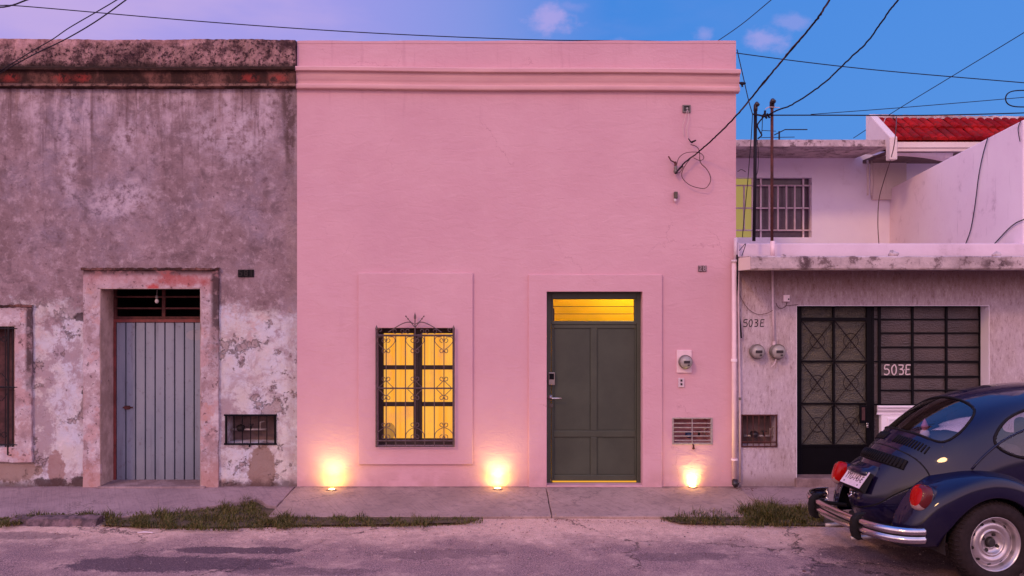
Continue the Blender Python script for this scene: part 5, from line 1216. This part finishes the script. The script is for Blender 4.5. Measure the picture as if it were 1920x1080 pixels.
def lens(name, c, e):
    return mat(name, lambda t: {'Base Color': c, 'Roughness': .15, 'Specular IOR Level': .15, 'Coat Weight': .3, 'Coat IOR': 1.40, 'Coat Roughness': .03, 'bump': (t.vor(t.obj(), 120), .25, .004), 'Subsurface Weight': .0, 'Emission Color': c, 'Emission Strength': e})
lens('lens_red', (.36, .002, .001), 0.); lens('lens_dark', (.10, .012, .014), 0.); lens('lens_clear', (.36, .22, .22), 0.)
car = thing('parked_car', 'dark blue rounded old car parked at the kerb, seen from the rear', 'car', (3.615, 7.68-D0, -.004))
car.rotation_euler = (math.radians(-.8), 0, math.radians(7.0))
C0 = [(3.02, .35), (3.14, .50), (3.05, .70), (2.75, .88), (2.35, .99), (2.08, 1.06), (1.86, 1.27), (1.66, 1.42), (1.30, 1.48), (0.90, 1.485), (0.50, 1.455), (0.14, 1.38), (-0.13, 1.245), (-0.33, 1.112), (-0.48, 0.99), (-0.61, 0.85), (-0.715, 0.69), (-0.775, 0.53), (-0.74, 0.38), (-0.60, 0.27)]
W_ = [.42, .46, .50, .53, .56, .60, .63, .65, .665, .67, .665, .655, .635, .605, .565, .515, .45, .39, .35, .32]
DX = [-.25, -.28, -.26, -.12, -.04, -.10, -.14, -.10, 0, 0, 0.0, .05, .12, .20, .26, .32, .34, .32, .28, .2]
YF = [0, .22, .44, .62, .76, .87, .95, 1.0, 1.0, .97]
ZD = [0, .006, .026, .065, .13, .22, .33, .46, .72, 1.]
CT = []
for (x, z), w_, dx_ in zip(C0, W_, DX):
    zb = .28; row = []
    for yf, zd in zip(YF, ZD):
        row.append((x+dx_*yf**2.2, w_*yf, z-(z-zb)*zd if z > zb+.02 else z))
    CT.append(row)
CT = np.array(CT)
def cr1(A, t_):                                          # catmull-rom along axis 0 at float params
    A = np.concatenate([2*A[:1]-A[1:2], A, 2*A[-1:]-A[-2:-1]]); t_ = np.clip(np.atleast_1d(t_), 0, len(A)-3-1e-6)
    i = t_.astype(int); s = (t_-i).reshape((-1,)+(1,)*(A.ndim-1)); a, b, c, d = A[i], A[i+1], A[i+2], A[i+3]
    return .5*(2*b+(c-a)*s+(2*a-5*b+4*c-d)*s*s+(3*b-a-3*c+d)*s**3)
CTs = CT.copy()
for k in range(1, len(CT)-1): CTs[k] = CT[k]*.6+(CT[k-1]+CT[k+1])*.2 if k not in (1, 2) else CT[k]
def S(u, v):
    r = cr1(CTs, [u])[0]; return cr1(r, [v])[0]
NU, NV = 19*16, 9*9
us = np.linspace(0, 19, NU+1); vs_ = np.linspace(0, 9, NV+1)
R_ = cr1(CTs, us); GR = np.stack([cr1(R_[i], vs_) for i in range(NU+1)])       # (NU+1, NV+1, 3)
def v_of_y(u, y):                                        # lateral parameter for a given y
    r = cr1(cr1(CTs, [u])[0], vs_); ys_ = r[:, 1]; k = int(np.argmax(ys_ >= y)) if (ys_ >= y).any() else 60
    if k == 0: return 0.
    return vs_[k-1]+(vs_[k]-vs_[k-1])*(y-ys_[k-1])/max(1e-6, ys_[k]-ys_[k-1])
def uv_of_xz(x, z):
    side = GR[:, 20:, :]; d = (side[..., 0]-x)**2+(side[..., 2]-z)**2; i, j = np.unravel_index(d.argmin(), d.shape); u, v = us[i], vs_[j+20]
    for _ in range(6):
        p = S(u, v); pu = (S(u+.02, v)-p)/.02; pv = (S(u, v+.02)-p)/.02
        A = np.array([[pu[0], pv[0]], [pu[2], pv[2]]])
        try: du = np.linalg.solve(A, [x-p[0], z-p[2]])
        except Exception: break
        u += np.clip(du[0], -.3, .3); v += np.clip(du[1], -.3, .3)
    return u, v
# outlines: rear window and lid in (y,u), side windows in (x,z)
def superell(cx, cy, rx, ry, n, N=64):
    out = []
    for k in range(N):
        a = 2*math.pi*k/N; c, s = math.cos(a), math.sin(a)
        out.append((cx+rx*math.copysign(abs(c)**(2/n), c), cy+ry*math.copysign(abs(s)**(2/n), s)))
    return out
def smoothpoly(pts, n=6):
    q = [Vector((p[0], p[1], 0)) for p in pts]; L = len(q); out = []
    for i in range(L):
        a, b, c, d = q[i-1], q[i], q[(i+1) % L], q[(i+2) % L]
        for k in range(n):
            s = k/n; p = .5*((2*b)+(c-a)*s+(2*a-5*b+4*c-d)*s*s+(3*b-a-3*c+d)*s**3); out.append((p.x, p.y))
    return out
def inside(poly, X_, Y_):
    r = np.zeros(X_.shape, bool); j = len(poly)-1
    for i in range(len(poly)):
        xi, yi = poly[i]; xj, yj = poly[j]
        if yi != yj:
            c = ((yi > Y_) != (yj > Y_)) & (X_ < (xj-xi)*(Y_-yi)/(yj-yi)+xi); r ^= c
        j = i
    return r
rw = smoothpoly([(-.36, 11.28), (-.2, 11.14), (0, 11.10), (.2, 11.14), (.36, 11.28), (.43, 11.75), (.445, 12.45), (.39, 13.02), (.2, 13.12), (0, 13.15), (-.2, 13.12), (-.39, 13.02), (-.445, 12.45), (-.43, 11.75)])
lid = smoothpoly([(0, 14.12), (.2, 14.16), (.36, 14.28), (.445, 14.55), (.44, 14.95), (.385, 15.5), (.31, 16.2), (.22, 16.95), (.10, 17.35), (0, 17.45), (-.10, 17.35), (-.22, 16.95), (-.31, 16.2), (-.385, 15.5), (-.44, 14.95), (-.445, 14.55), (-.36, 14.28), (-.2, 14.16)])
ws = smoothpoly([(-.47, 5.35), (0, 5.25), (.47, 5.35), (.53, 5.7), (.50, 6.6), (.42, 6.95), (0, 7.0), (-.42, 6.95), (-.50, 6.6), (-.53, 5.7)])
qwin = smoothpoly([(.92, .945), (.56, .935), (.28, .955), (.13, 1.03), (.14, 1.12), (.29, 1.245), (.55, 1.33), (.80, 1.36), (.92, 1.36), (.965, 1.30), (.965, 1.03)])
dwin = smoothpoly([(1.06, .97), (1.06, 1.32), (1.14, 1.365), (1.45, 1.33), (1.62, 1.24), (1.78, 1.05), (1.76, .97), (1.4, .955)])
Gs = {}
for sgn in (-1, 1):
    g = GR.copy(); g[..., 1] *= sgn; Gs[sgn] = g
cc = (GR[:-1, :-1]+GR[1:, :-1]+GR[:-1, 1:]+GR[1:, 1:])/4
uu = np.repeat(((us[:-1]+us[1:])/2)[:, None], NV, 1); sidef = cc[..., 1] > .40
holes = {'rear_window': inside(rw, cc[..., 1], uu), 'windscreen': inside(ws, cc[..., 1], uu), 'quarter_window': inside(qwin, cc[..., 0], cc[..., 2]) & sidef, 'door_window': inside(dwin, cc[..., 0], cc[..., 2]) & sidef}
lidm = inside(lid, cc[..., 1], uu)
arch = ((cc[..., 0]-0)**2+(cc[..., 2]-.31)**2 < .37**2) | ((cc[..., 0]-2.4)**2+(cc[..., 2]-.31)**2 < .37**2)
arch &= cc[..., 1] > .30
def patch(mask, sgns, name, m, parent, off=0., smooth=True, crop=None):
    mb = MB()
    # normals
    du = np.gradient(GR, axis=0); dv = np.gradient(GR, axis=1); nn = np.cross(dv, du); nn /= np.linalg.norm(nn, axis=2, keepdims=True)+1e-9
    if nn[NU//2, 0, 2] < 0: nn = -nn
    for sgn in sgns:
        g = GR+nn*off; idx = {}
        ii, jj = np.nonzero(mask)
        for i, j in zip(ii.tolist(), jj.tolist()):
            f = []
            for a, b in ((i, j), (i+1, j), (i+1, j+1), (i, j+1)):
                k = (a, b if b > 0 else 0)
                if k not in idx:
                    p = g[a, b]; idx[k] = len(mb.v); mb.v.append((p[0], p[1]*sgn, p[2]))
                f.append(idx[k])
            mb.f.append(tuple(f))
    me_o = mb.build(name, m, parent, smooth=smooth, local=True)
    bm = bmesh.new(); bm.from_mesh(me_o.data); bmesh.ops.remove_doubles(bm, verts=bm.verts, dist=.0004); bmesh.ops.recalc_face_normals(bm, faces=bm.faces); bm.to_mesh(me_o.data); bm.free()
    for p in me_o.data.polygons: p.use_smooth = smooth
    return me_o
bodym = ~(holes['rear_window'] | holes['windscreen'] | holes['quarter_window'] | holes['door_window'] | arch | lidm)
body = patch(bodym, (-1, 1), 'body', 'blue_car_paint', car)
so_ = body.modifiers.new('thick', 'SOLIDIFY'); so_.thickness = .012; so_.offset = -1
lido = patch(lidm, (-1, 1), 'engine_lid', 'blue_car_paint', car, .003)
gw = {}
for nm, mk in holes.items():
    sg = (-1, 1)
    if nm in ('quarter_window', 'door_window'):
        for s in sg: patch(mk, (s,), nm, 'car_glass', car, -.004)
    else: patch(mk, sg, nm, 'car_glass', car, -.004)
def surf(u, v, off=0.):
    p = S(u, v); a = S(u+.03, v)-p; b = S(u, v+.03)-p; n = np.cross(b, a); n /= np.linalg.norm(n)+1e-9
    if n[2] < -.3 and u < 16: n = -n
    q = Vector(p+n*off); return q
def nrm_at(u, v):
    p = S(u, v); a = S(u+.03, v)-p; b = S(u, v+.03)-p; n = np.cross(a, b); n = Vector(n/np.linalg.norm(n)); c = Vector(p)-Vector((.9, 0, .6))
    return n if n.dot(c) > 0 else -n
def on(u, y, off=.0):                                    # point of the skin at signed y
    v = v_of_y(u, abs(y)); v = max(v, .001); p = Vector(S(u, v)); n = nrm_at(u, max(v, .05)); p = p+n*off
    return Vector((p.x, p.y*(1 if y >= 0 else -1), p.z))
def seal(poly, r, m, name, parent, off=.0, kind='yu', sgn=1, n=8):
    pts = []
    for (a, b) in poly+poly[:2]:
        if kind == 'yu': pts.append(on(b, a, off))
        else:
            u, v = uv_of_xz(a, b); p = Vector(S(u, v)); nn = nrm_at(u, v); p = p+nn*off; pts.append(Vector((p.x, p.y*sgn, p.z)))
    return MB().tube(pts, r, n).build(name, m, parent, smooth=True, local=True)
seal(rw, .010, 'rubber', 'window_seal', car, .0); seal(ws, .013, 'rubber', 'window_seal', car)
for s in (-1, 1):
    seal(qwin, .012, 'rubber', 'window_seal', car, 0, 'xz', s); seal(dwin, .012, 'rubber', 'window_seal', car, 0, 'xz', s)
    seal(smoothpoly([(1.03, .955), (1.03, 1.34), (1.12, 1.395), (1.5, 1.36), (1.7, 1.24), (1.90, 1.0), (1.92, .6), (1.80, .32), (1.2, .31), (1.04, .5)], 6), .0045, 'rubber', 'door_gap', car, .0, 'xz', s, 5)
seal(lid, .0065, 'rubber', 'lid_gap', lido, -.001)
# drip rail
for s in (-1, 1):
    pts = []
    for k in range(25):
        u = 5.9+(12.6-5.9)*k/24; p = Vector(S(u, 5.15+.35*math.sin(k/24*math.pi)*-1+ (0 if k < 14 else (k-14)*.10))); pts.append(Vector((p.x, (p.y+.006)*s, p.z)))
    MB().tube(pts, .009, 6).build('drip_rail', 'blue_car_paint', car, smooth=True, local=True)
# vents under the rear window and on the lid
for s in (-1, 1):
    vb = MB()
    for k in range(13):
        y = s*(.07+k*.0255); vb.tube([on(13.42, y, .003), on(13.64, y, .004), on(13.84, y*1.0, .003)], .0065, 6)
    vb.build('air_vent', 'rubber', car, smooth=True, local=True)
Gv = [[on(13.30+.1*b, y, .0025) for b in range(6)] for y in np.linspace(-.43, .43, 40)]
Gv = [[on(14.50+.07*b, y, .012) for b in range(8)] for y in np.linspace(-.315, .315, 40)]
mb = MB(); mb.grid(Gv); vp = mb.build('louvre_plate', 'rubber', lido, smooth=True, local=True)
so2 = vp.modifiers.new('t', 'SOLIDIFY'); so2.thickness = .018; so2.offset = 0
lvb = MB()
for k in range(22):
    y = -.295+k*.028; lvb.tube([on(14.54, y, .024), on(14.76, y, .027), on(14.96, y, .024)], .0055, 6)
lvb.build('louvre_slats', 'black_paint', vp, smooth=True, local=True)
# number plate, its lamp housing and latch
pc = Vector((-.75, -.01, .705)); tilt = math.radians(38)
ux = Vector((0, -1, 0)); uz = Vector((math.sin(tilt), 0, math.cos(tilt))); un = Vector((-math.cos(tilt), 0, math.sin(tilt)))
def pl(a, b, c=0.): return pc+ux*a+uz*b+un*c
mb = MB(); w2, h2 = .160, .080
vs8 = [pl(sx*w2, sz*h2, c) for c in (0, .004) for sx, sz in ((-1, -1), (1, -1), (1, 1), (-1, 1))]
mb.add(vs8, [(0, 3, 2, 1), (4, 5, 6, 7), (0, 1, 5, 4), (1, 2, 6, 5), (2, 3, 7, 6), (3, 0, 4, 7)]); plate = mb.build('number_plate', 'plate_white', car, local=True)
Mr = Matrix((( ux.x, uz.x, un.x), (ux.y, uz.y, un.y), (ux.z, uz.z, un.z)))
def ptext(name, s, size, a, b, m, sx=1., bold=0.):
    o = text(name, s, size, Vector((0, 0, 0)), m, None, .0008, (0, 0, 0), sx)
    o.data.transform(Mr.to_4x4()); o.data.transform(Matrix.Translation(pl(a, b, .0052))); o.parent = plate; return o
ptext('plate_number', 'YYU-143-E', .088, 0, -.004, 'plate_ink', .68, .0032)
mb = MB(); mb.add([pl(a, b, .0048) for a, b in ((-.06, .048), (.06, .048), (.045, .066), (-.045, .066))], [(0, 1, 2, 3)]); mb.build('plate_emblem', 'plate_green', plate, local=True)
mb = MB()
for a in (-.11, .11):
    for b in (-.058, .058): mb.lathe(pl(a, b, .004), un, [(.007, 0), (.006, .004), (0, .004)], 8)
mb.build('screws', 'hub_dark', plate, local=True)
mb = MB(); Gh = []                                       # bulging plate lamp housing above the plate
for i in range(13):
    a = -1+2*i/12; yy = .155*a; q = math.sqrt(max(0, 1-a*a))
    Gh.append([Vector(on(15.25, yy, .0))+Vector((-.01, 0, .01)), Vector(on(15.45, yy, .045*q**.5)), Vector(on(15.62, yy, .085*q**.5)), Vector(on(15.80, yy, .098*q**.5)), Vector(on(15.86, yy, .07*q**.5)), Vector(on(15.84, yy, .0))])
mb.grid(Gh); mb.build('plate_lamp_housing', 'blue_car_paint', lido, smooth=True, local=True)
mb = MB(); mb.add([pl(sx*.17, sz*.085-.002, -.03 if sz > 0 else -.06) for sx, sz in ((-1, -1), (1, -1), (1, 1), (-1, 1))]+[pl(sx*.155, sz*.08, -.004) for sx, sz in ((-1, -1), (1, -1), (1, 1), (-1, 1))], [(0, 3, 2, 1), (4, 5, 6, 7), (0, 1, 5, 4), (1, 2, 6, 5), (2, 3, 7, 6), (3, 0, 4, 7)]); mb.build('plate_bracket', 'rubber', plate, local=True)
hp = on(16.75, 0, .0); mb = MB()
mb.lathe(hp, (-.95, 0, .2), [(.022, 0), (.022, .012), (.016, .03), (.02, .035), (0, .036)], 12).tube([hp+Vector((-.03, -.02, 0)), hp+Vector((-.045, -.0, -.03)), hp+Vector((-.045, .02, -.01))], .007, 6); mb.build('lid_latch', 'chrome', lido, smooth=True, local=True)
# fenders (front and rear use the same builder)
def fender(cx, name, flip=1, s=-1, Ro=None, wide=1.):
    ang = [-16, 0, 20, 42, 65, 90, 115, 138, 156, 172, 188, 200]
    Ro = Ro or [.66, .635, .60, .57, .550, .545, .565, .61, .65, .665, .665, .66]
    L = [.45, .40, .37, .362, .36, .36, .36, .362, .37, .40, .44, .47]
    rows = []
    for a, ro, l in zip(ang, Ro, L):
        t_ = math.radians(a); row = []
        for f, y in ((1.02, .44), (1.0, .50), (.985, .565), (.945, .635), (.86, .70), (.74, .745), (.56, .768), (.30, .775), (.06, .774), (0, .765), (-.02, .74)):
            rad = l+(ro-l)*f if f <= 1 else ro*f
            back = max(0, (a-125)/75.) if a > 125 else 0
            yy = y*wide-(.055*back if y > .5 else 0)-(.10*back**2*(1 if y > .6 else 0))
            row.append((rad*math.cos(t_), yy, .31+rad*math.sin(t_)))
        rows.append(row)
    A = np.array(rows); uA = np.linspace(0, len(ang)-1, 67); vA = np.linspace(0, A.shape[1]-1, 41)
    B_ = cr1(A, uA); Gf = np.stack([cr1(B_[i], vA) for i in range(len(uA))])
    mb = MB(); mb.grid([[(cx+flip*p[0], s*p[1], max(.29, p[2])) for p in row] for row in Gf.tolist()])
    o = mb.build(name, 'blue_car_paint', car, smooth=True, local=True); sm = o.modifiers.new('t', 'SOLIDIFY'); sm.thickness = .008; sm.offset = -1 if False else 0
    # dark liner
    mb = MB(); mb.grid([[(cx+.40*math.cos(math.radians(a)), s*yy, .30+.40*math.sin(math.radians(a))) for yy in (.33, .72)] for a in range(-10, 196, 10)]); mb.build('wheel_arch_liner', 'hub_dark', o, local=True, auto='keep')
    mb = MB(); mb.add([(cx+.41*math.cos(math.radians(a)), s*.34, .30+.41*math.sin(math.radians(a))) for a in range(-10, 191, 10)], [tuple(range(21))]); mb.build('wheel_arch_back', 'hub_dark', o, local=True)
    return o
for s in (-1, 1):
    fr_ = fender(0, 'rear_fender', 1, s); fender(2.4, 'front_fender', -1, s, [.64, .60, .58, .56, .55, .55, .57, .60, .63, .64, .62, .60])
    # welt between fender and body
    MB().box(.55, 1.85, s*.60, s*.765, .235, .275).build('running_board', 'rubber', car, local=True, bevel=.01)
# wheels
def wheel(x, s):
    c = Vector((x, s*.675, .31)); ax = (0, s, 0)
    tm = MB(); tp = []
    for (r, h) in ((.195, -.07), (.225, -.085), (.27, -.088), (.303, -.072), (.318, -.05), (.3205, 0), (.318, .05), (.303, .072), (.285, .083), (.255, .0885), (.228, .085), (.210, .073), (.206, .060)): tp.append((r, h))
    tm.lathe(c, ax, tp, 64, False)
    tyre_parent = bpy.data.objects.new('wheel', None); COL.objects.link(tyre_parent); tyre_parent.parent = car
    tm.build('tyre', 'tyre_rubber', tyre_parent, smooth=True, local=True)
    tr_ = MB()
    for k in range(56):
        a = 2*math.pi*k/56; q = Vector((math.cos(a), 0, math.sin(a))); tt = Vector((-math.sin(a), 0, math.cos(a)))
        for (h0, h1, r0, r1) in ((.047, .074, .3215, .305), (-.03, .03, .3235, .3235)):
            p0 = c+q*r0+Vector((0, s*h0, 0)); p1 = c+q*r1+Vector((0, s*h1, 0)); tr_.tube([p0, p1], .006, 4)
    tr_.build('tread', 'tyre_rubber', tyre_parent, local=True)
    rim = MB(); rim.lathe(c, ax, [(.212, .058), (.2085, .072), (.203, .072), (.199, .060), (.192, .052), (.186, .036), (.183, .012), (.178, .004), (.171, .006), (.164, .018), (.155, .030), (.140, .037), (.122, .034), (.112, .026), (.104, .020), (.099, .030), (.094, .033), (.088, .026), (.080, .008), (.066, -.002), (.052, -.004), (.040, -.002), (.040, -.03), (0, -.03)], 72, False)
    rim.build('rim', 'wheel_silver', tyre_parent, smooth=True, local=True)
    for k in range(10):
        a = 2*math.pi*(k+.3)/10; pts = []
        for q in range(12):
            b = 2*math.pi*q/12; rr_ = .1655+.010*math.sin(b); aa = a+.085*math.cos(b); pts.append(c+Vector((rr_*math.cos(aa), s*(.0195+(.1655-rr_)*1.25), rr_*math.sin(aa))))
        MB().add(pts, [tuple(range(12))]).build('rim_slot', 'hub_dark', tyre_parent, local=True)
    hb = MB(); hb.lathe(c, ax, [(.036, -.03), (.034, .020), (.026, .026), (0, .027)], 20); hb.build('hub', 'hub_dark', tyre_parent, smooth=False, local=True)
    for k in range(4):
        a = 2*math.pi*(k+.5)/4+.3; MB().lathe(c+Vector((.066*math.cos(a), -s*.004, .066*math.sin(a))), ax, [(.017, 0), (.013, .008), (.011, .016), (0, .017)], 6).build('wheel_bolt', 'hub_dark', tyre_parent, local=True)
for s in (-1, 1): wheel(0, s); wheel(2.4, s)
# tail lights
def tail(s):
    c = Vector((-.49, s*.605, .64)) if s < 0 else Vector((-.535, .60, .615)); ax = Vector((-.88, s*.18, .28)).normalized()
    u_ = Vector((0, 0, 1)); u_ = (u_-ax*u_.dot(ax)).normalized(); w_ = ax.cross(u_)*(1 if s > 0 else -1)
    w_ = w_ if w_.y*s > 0 else -w_
    def ring(scl, h, hh=1.):
        out = []
        for k in range(36):
            a = 2*math.pi*k/36; ca, sa = math.cos(a), math.sin(a)
            ry = .106*math.copysign(abs(sa)**.85, sa); rx = .095*(1-.18*(1-sa)*.5)*math.copysign(abs(ca)**.8, ca)
            out.append(c+w_*rx*scl+u_*ry*scl+ax*h)
        return out
    def shell(rings):
        mb = MB(); mb.grid(rings, close=True); mb.f.append(tuple(len(mb.v)-36+k for k in range(36))); return mb
    hs = shell([ring(1.05, -.14), ring(1.05, -.0), ring(1.04, .012), ring(.99, .016)]).build('tail_light', 'blue_car_paint', car, smooth=True, local=True, )
    tag(hs, None)
    rows = [ring(.99, .014), ring(.985, .035), ring(.95, .062), ring(.86, .080), ring(.68, .091), ring(.42, .097), ring(.15, .099)]
    for nm, mt, cl_ in (('red_lens', 'lens_red', 0), ('clear_lens', 'lens_clear', 1), ('lens_outer_dark', 'lens_dark', 2)):  # outer faces of the lens shell take a darker colour
        mb = shell(rows); keep = []
        for q_, f in enumerate(mb.f):
            ring_i, k_ = divmod(q_, 36)
            kind_ = 1 if (ring_i < 4 and 22 <= k_ <= 31) else 2 if (ring_i < 4 and (k_ <= 8 or k_ >= 32)) else 0
            if kind_ == cl_: keep.append(f)
        mb.f = keep; mb.build(nm, mt, hs, smooth=True, local=True)
tail(-1); tail(1)
# bumper blade with groove, over-riders, brackets, exhausts
path = [(-.60, -.775), (-.66, -.77), (-.74, -.745), (-.83, -.66), (-.885, -.52), (-.915, -.35), (-.93, -.15), (-.932, 0)]
path = path+[(x, -y) for x, y in path[-2::-1]]
pp = catmull([(x, y, .395) for x, y in path], 6)
prof = [(-.004, .068), (.012, .066), (.026, .056), (.032, .038), (.027, .020), (.012, .012), (.012, .002), (.027, -.006), (.031, -.024), (.024, -.042), (.010, -.052), (-.004, -.054)]
Gb = []
for i, p in enumerate(pp):
    d = (pp[min(i+1, len(pp)-1)]-pp[max(i-1, 0)]).normalized(); n = Vector((0, 0, 1)).cross(d); n = n if n.dot(Vector((p.x+.3, p.y, 0))) > 0 else -n
    Gb.append([p+n*a+Vector((0, 0, b)) for a, b in prof])
mb = MB(); mb.grid(Gb); mb.f += [tuple(range(12)), tuple(len(mb.v)-12+k for k in range(12))]
bmp = mb.build('rear_bumper', 'chrome', car, smooth=True, local=True); sb = bmp.modifiers.new('t', 'SOLIDIFY'); sb.thickness = .003
mb = MB(); mb.grid([[p+(Vector((p.x+.3, p.y, 0)).normalized())*.0145+Vector((0, 0, b)) for b in (.0125, .0015)] for p in pp]); mb.build('bumper_strip', 'rubber', bmp, smooth=True, local=True)
for s in (-1, 1):
    y = s*.37
    Go = []
    for (z, x, w_, d_) in ((.315, -.925, .038, .02), (.335, -.945, .046, .05), (.38, -.955, .048, .06), (.44, -.957, .048, .062), (.485, -.95, .046, .055), (.515, -.925, .042, .04), (.525, -.90, .035, .02)):
        Go.append([(x-d_*.35, y-w_*.5, z-.03), (x-d_*.35, y+w_*.5, z-.03), (x, y+w_*.64, z-.03), (x+.045, y+w_*.64, z-.03), (x+.045, y-w_*.64, z-.03), (x, y-w_*.64, z-.03)])
    mb = MB(); mb.grid(Go, close=True); mb.f += [tuple(range(6)), tuple(len(mb.v)-6+k for k in range(6))]; mb.build('overrider', 'rubber', bmp, local=True, bevel=.006)
    MB().tube([(-.90, s*.42, .42), (-.62, s*.40, .38)], .018, 6).build('bumper_bracket', 'rubber', bmp, local=True)
    MB().tube([(-.55, s*.22, .27), (-.90, s*.22, .255)], .017, 10).build('tailpipe', 'galvanised', car, smooth=True, local=True)
MB().box(-.60, -.2, -.42, .42, .22, .34).build('engine_underside', 'hub_dark', car, local=True, bevel=.03)
# a few simple front parts, interior
MB().box(-.1, 2.6, -.60, .60, .20, .30).build('floor_pan', 'hub_dark', car, local=True)
for s in (-1, 1):
    MB().lathe((2.98, s*.56, .68), (1, 0, .1), [(.02, -.25), (.085, -.12), (.098, 0), (.09, .01), (.085, .012)], 20).build('headlight', 'chrome', car, smooth=True, local=True)
    MB().box(1.1, 1.22, s*.665, s*.685, .80, .825).build('door_handle', 'chrome', car, local=True, bevel=.004)
pf = [(3.20, -.6), (3.27, -.4), (3.30, 0), (3.27, .4), (3.20, .6)]; fp = catmull([(x, y, .40) for x, y in pf], 5)
mb = MB(); mb.grid([[p+Vector((0, 0, -.05)), p+Vector((.03, 0, -.02)), p+Vector((.03, 0, .03)), p+Vector((0, 0, .06))] for p in fp]); q = mb.build('front_bumper', 'chrome', car, smooth=True, local=True); q.modifiers.new('t', 'SOLIDIFY').thickness = .01
st_ = MB(); st_.box(.28, .42, -.50, .50, .55, 1.02); st_.box(.30, .75, -.50, .50, .45, .60); st_.build('rear_seat', 'seat_dark', car, local=True, bevel=.05, seg=3)
for s in (-1, 1):
    st_ = MB(); st_.box(1.05, 1.16, s*.10, s*.52, .5, 1.12); st_.box(1.10, 1.5, s*.10, s*.52, .45, .6); st_.build('front_seat', 'seat_dark', car, local=True, bevel=.05, seg=3)
MB().box(-.24, .30, -.44, .44, .98, 1.02).build('parcel_shelf', 'seat_dark', car, local=True, bevel=.01)
MB().box(1.85, 2.05, -.55, .55, .75, 1.0).build('dashboard', 'seat_dark', car, local=True, bevel=.03)
# little doll on the shelf
M_car = Matrix.Translation(car.location) @ car.rotation_euler.to_matrix().to_4x4()
tc = M_car @ Vector((-.13, -.02, 1.02))
th = thing('toy_doll', 'small pink hatted doll with round white body behind the car rear window', 'toy', tc)
MB().lathe(tc, (0, 0, 1), [(0, 0), (.03, .008), (.042, .035), (.034, .062), (.018, .072), (0, .075)], 16).build('body', 'toy_white', th, smooth=True)
MB().lathe(tc+Vector((0, 0, .068)), (0, 0, 1), [(0, 0), (.024, .008), (.028, .028), (.018, .048), (0, .054)], 14).build('head', 'toy_pink', th, smooth=True)
MB().lathe(tc+Vector((0, 0, .092)), (0, 0, 1), [(.032, 0), (.030, .012), (.020, .035), (.009, .062), (0, .075)], 14).build('hat', 'toy_pink', th, smooth=True)
GROUPS = {'electricity_meter': 'electricity meters on the house fronts', 'water_meter': 'water meters in the barred wall niches', 'service_mast': 'service masts above the canopy', 'overhead_wire': 'wires crossing the sky', 'service_cable': 'service cables dropping to the houses', 'wall_cable': 'cables hanging over the sloping wall and tiles', 'wire_loop': 'loose wire loops on the pink wall', 'cord': 'white cords below the dark wall box', 'cement_lump': 'cement lumps on the canopy edge', 'house_number': 'small tiled house numbers', 'conduit': 'white conduits on the roughcast wall', 'cable': 'thin cables on and above the roughcast house', 'junction_box': 'small wall boxes', 'padlock': 'padlocks on grille and gate'}
for o in list(COL.objects):
    k = o.name.split('.')[0]
    if o.parent is None and 'category' in o and k in GROUPS: o['group'] = GROUPS[k]
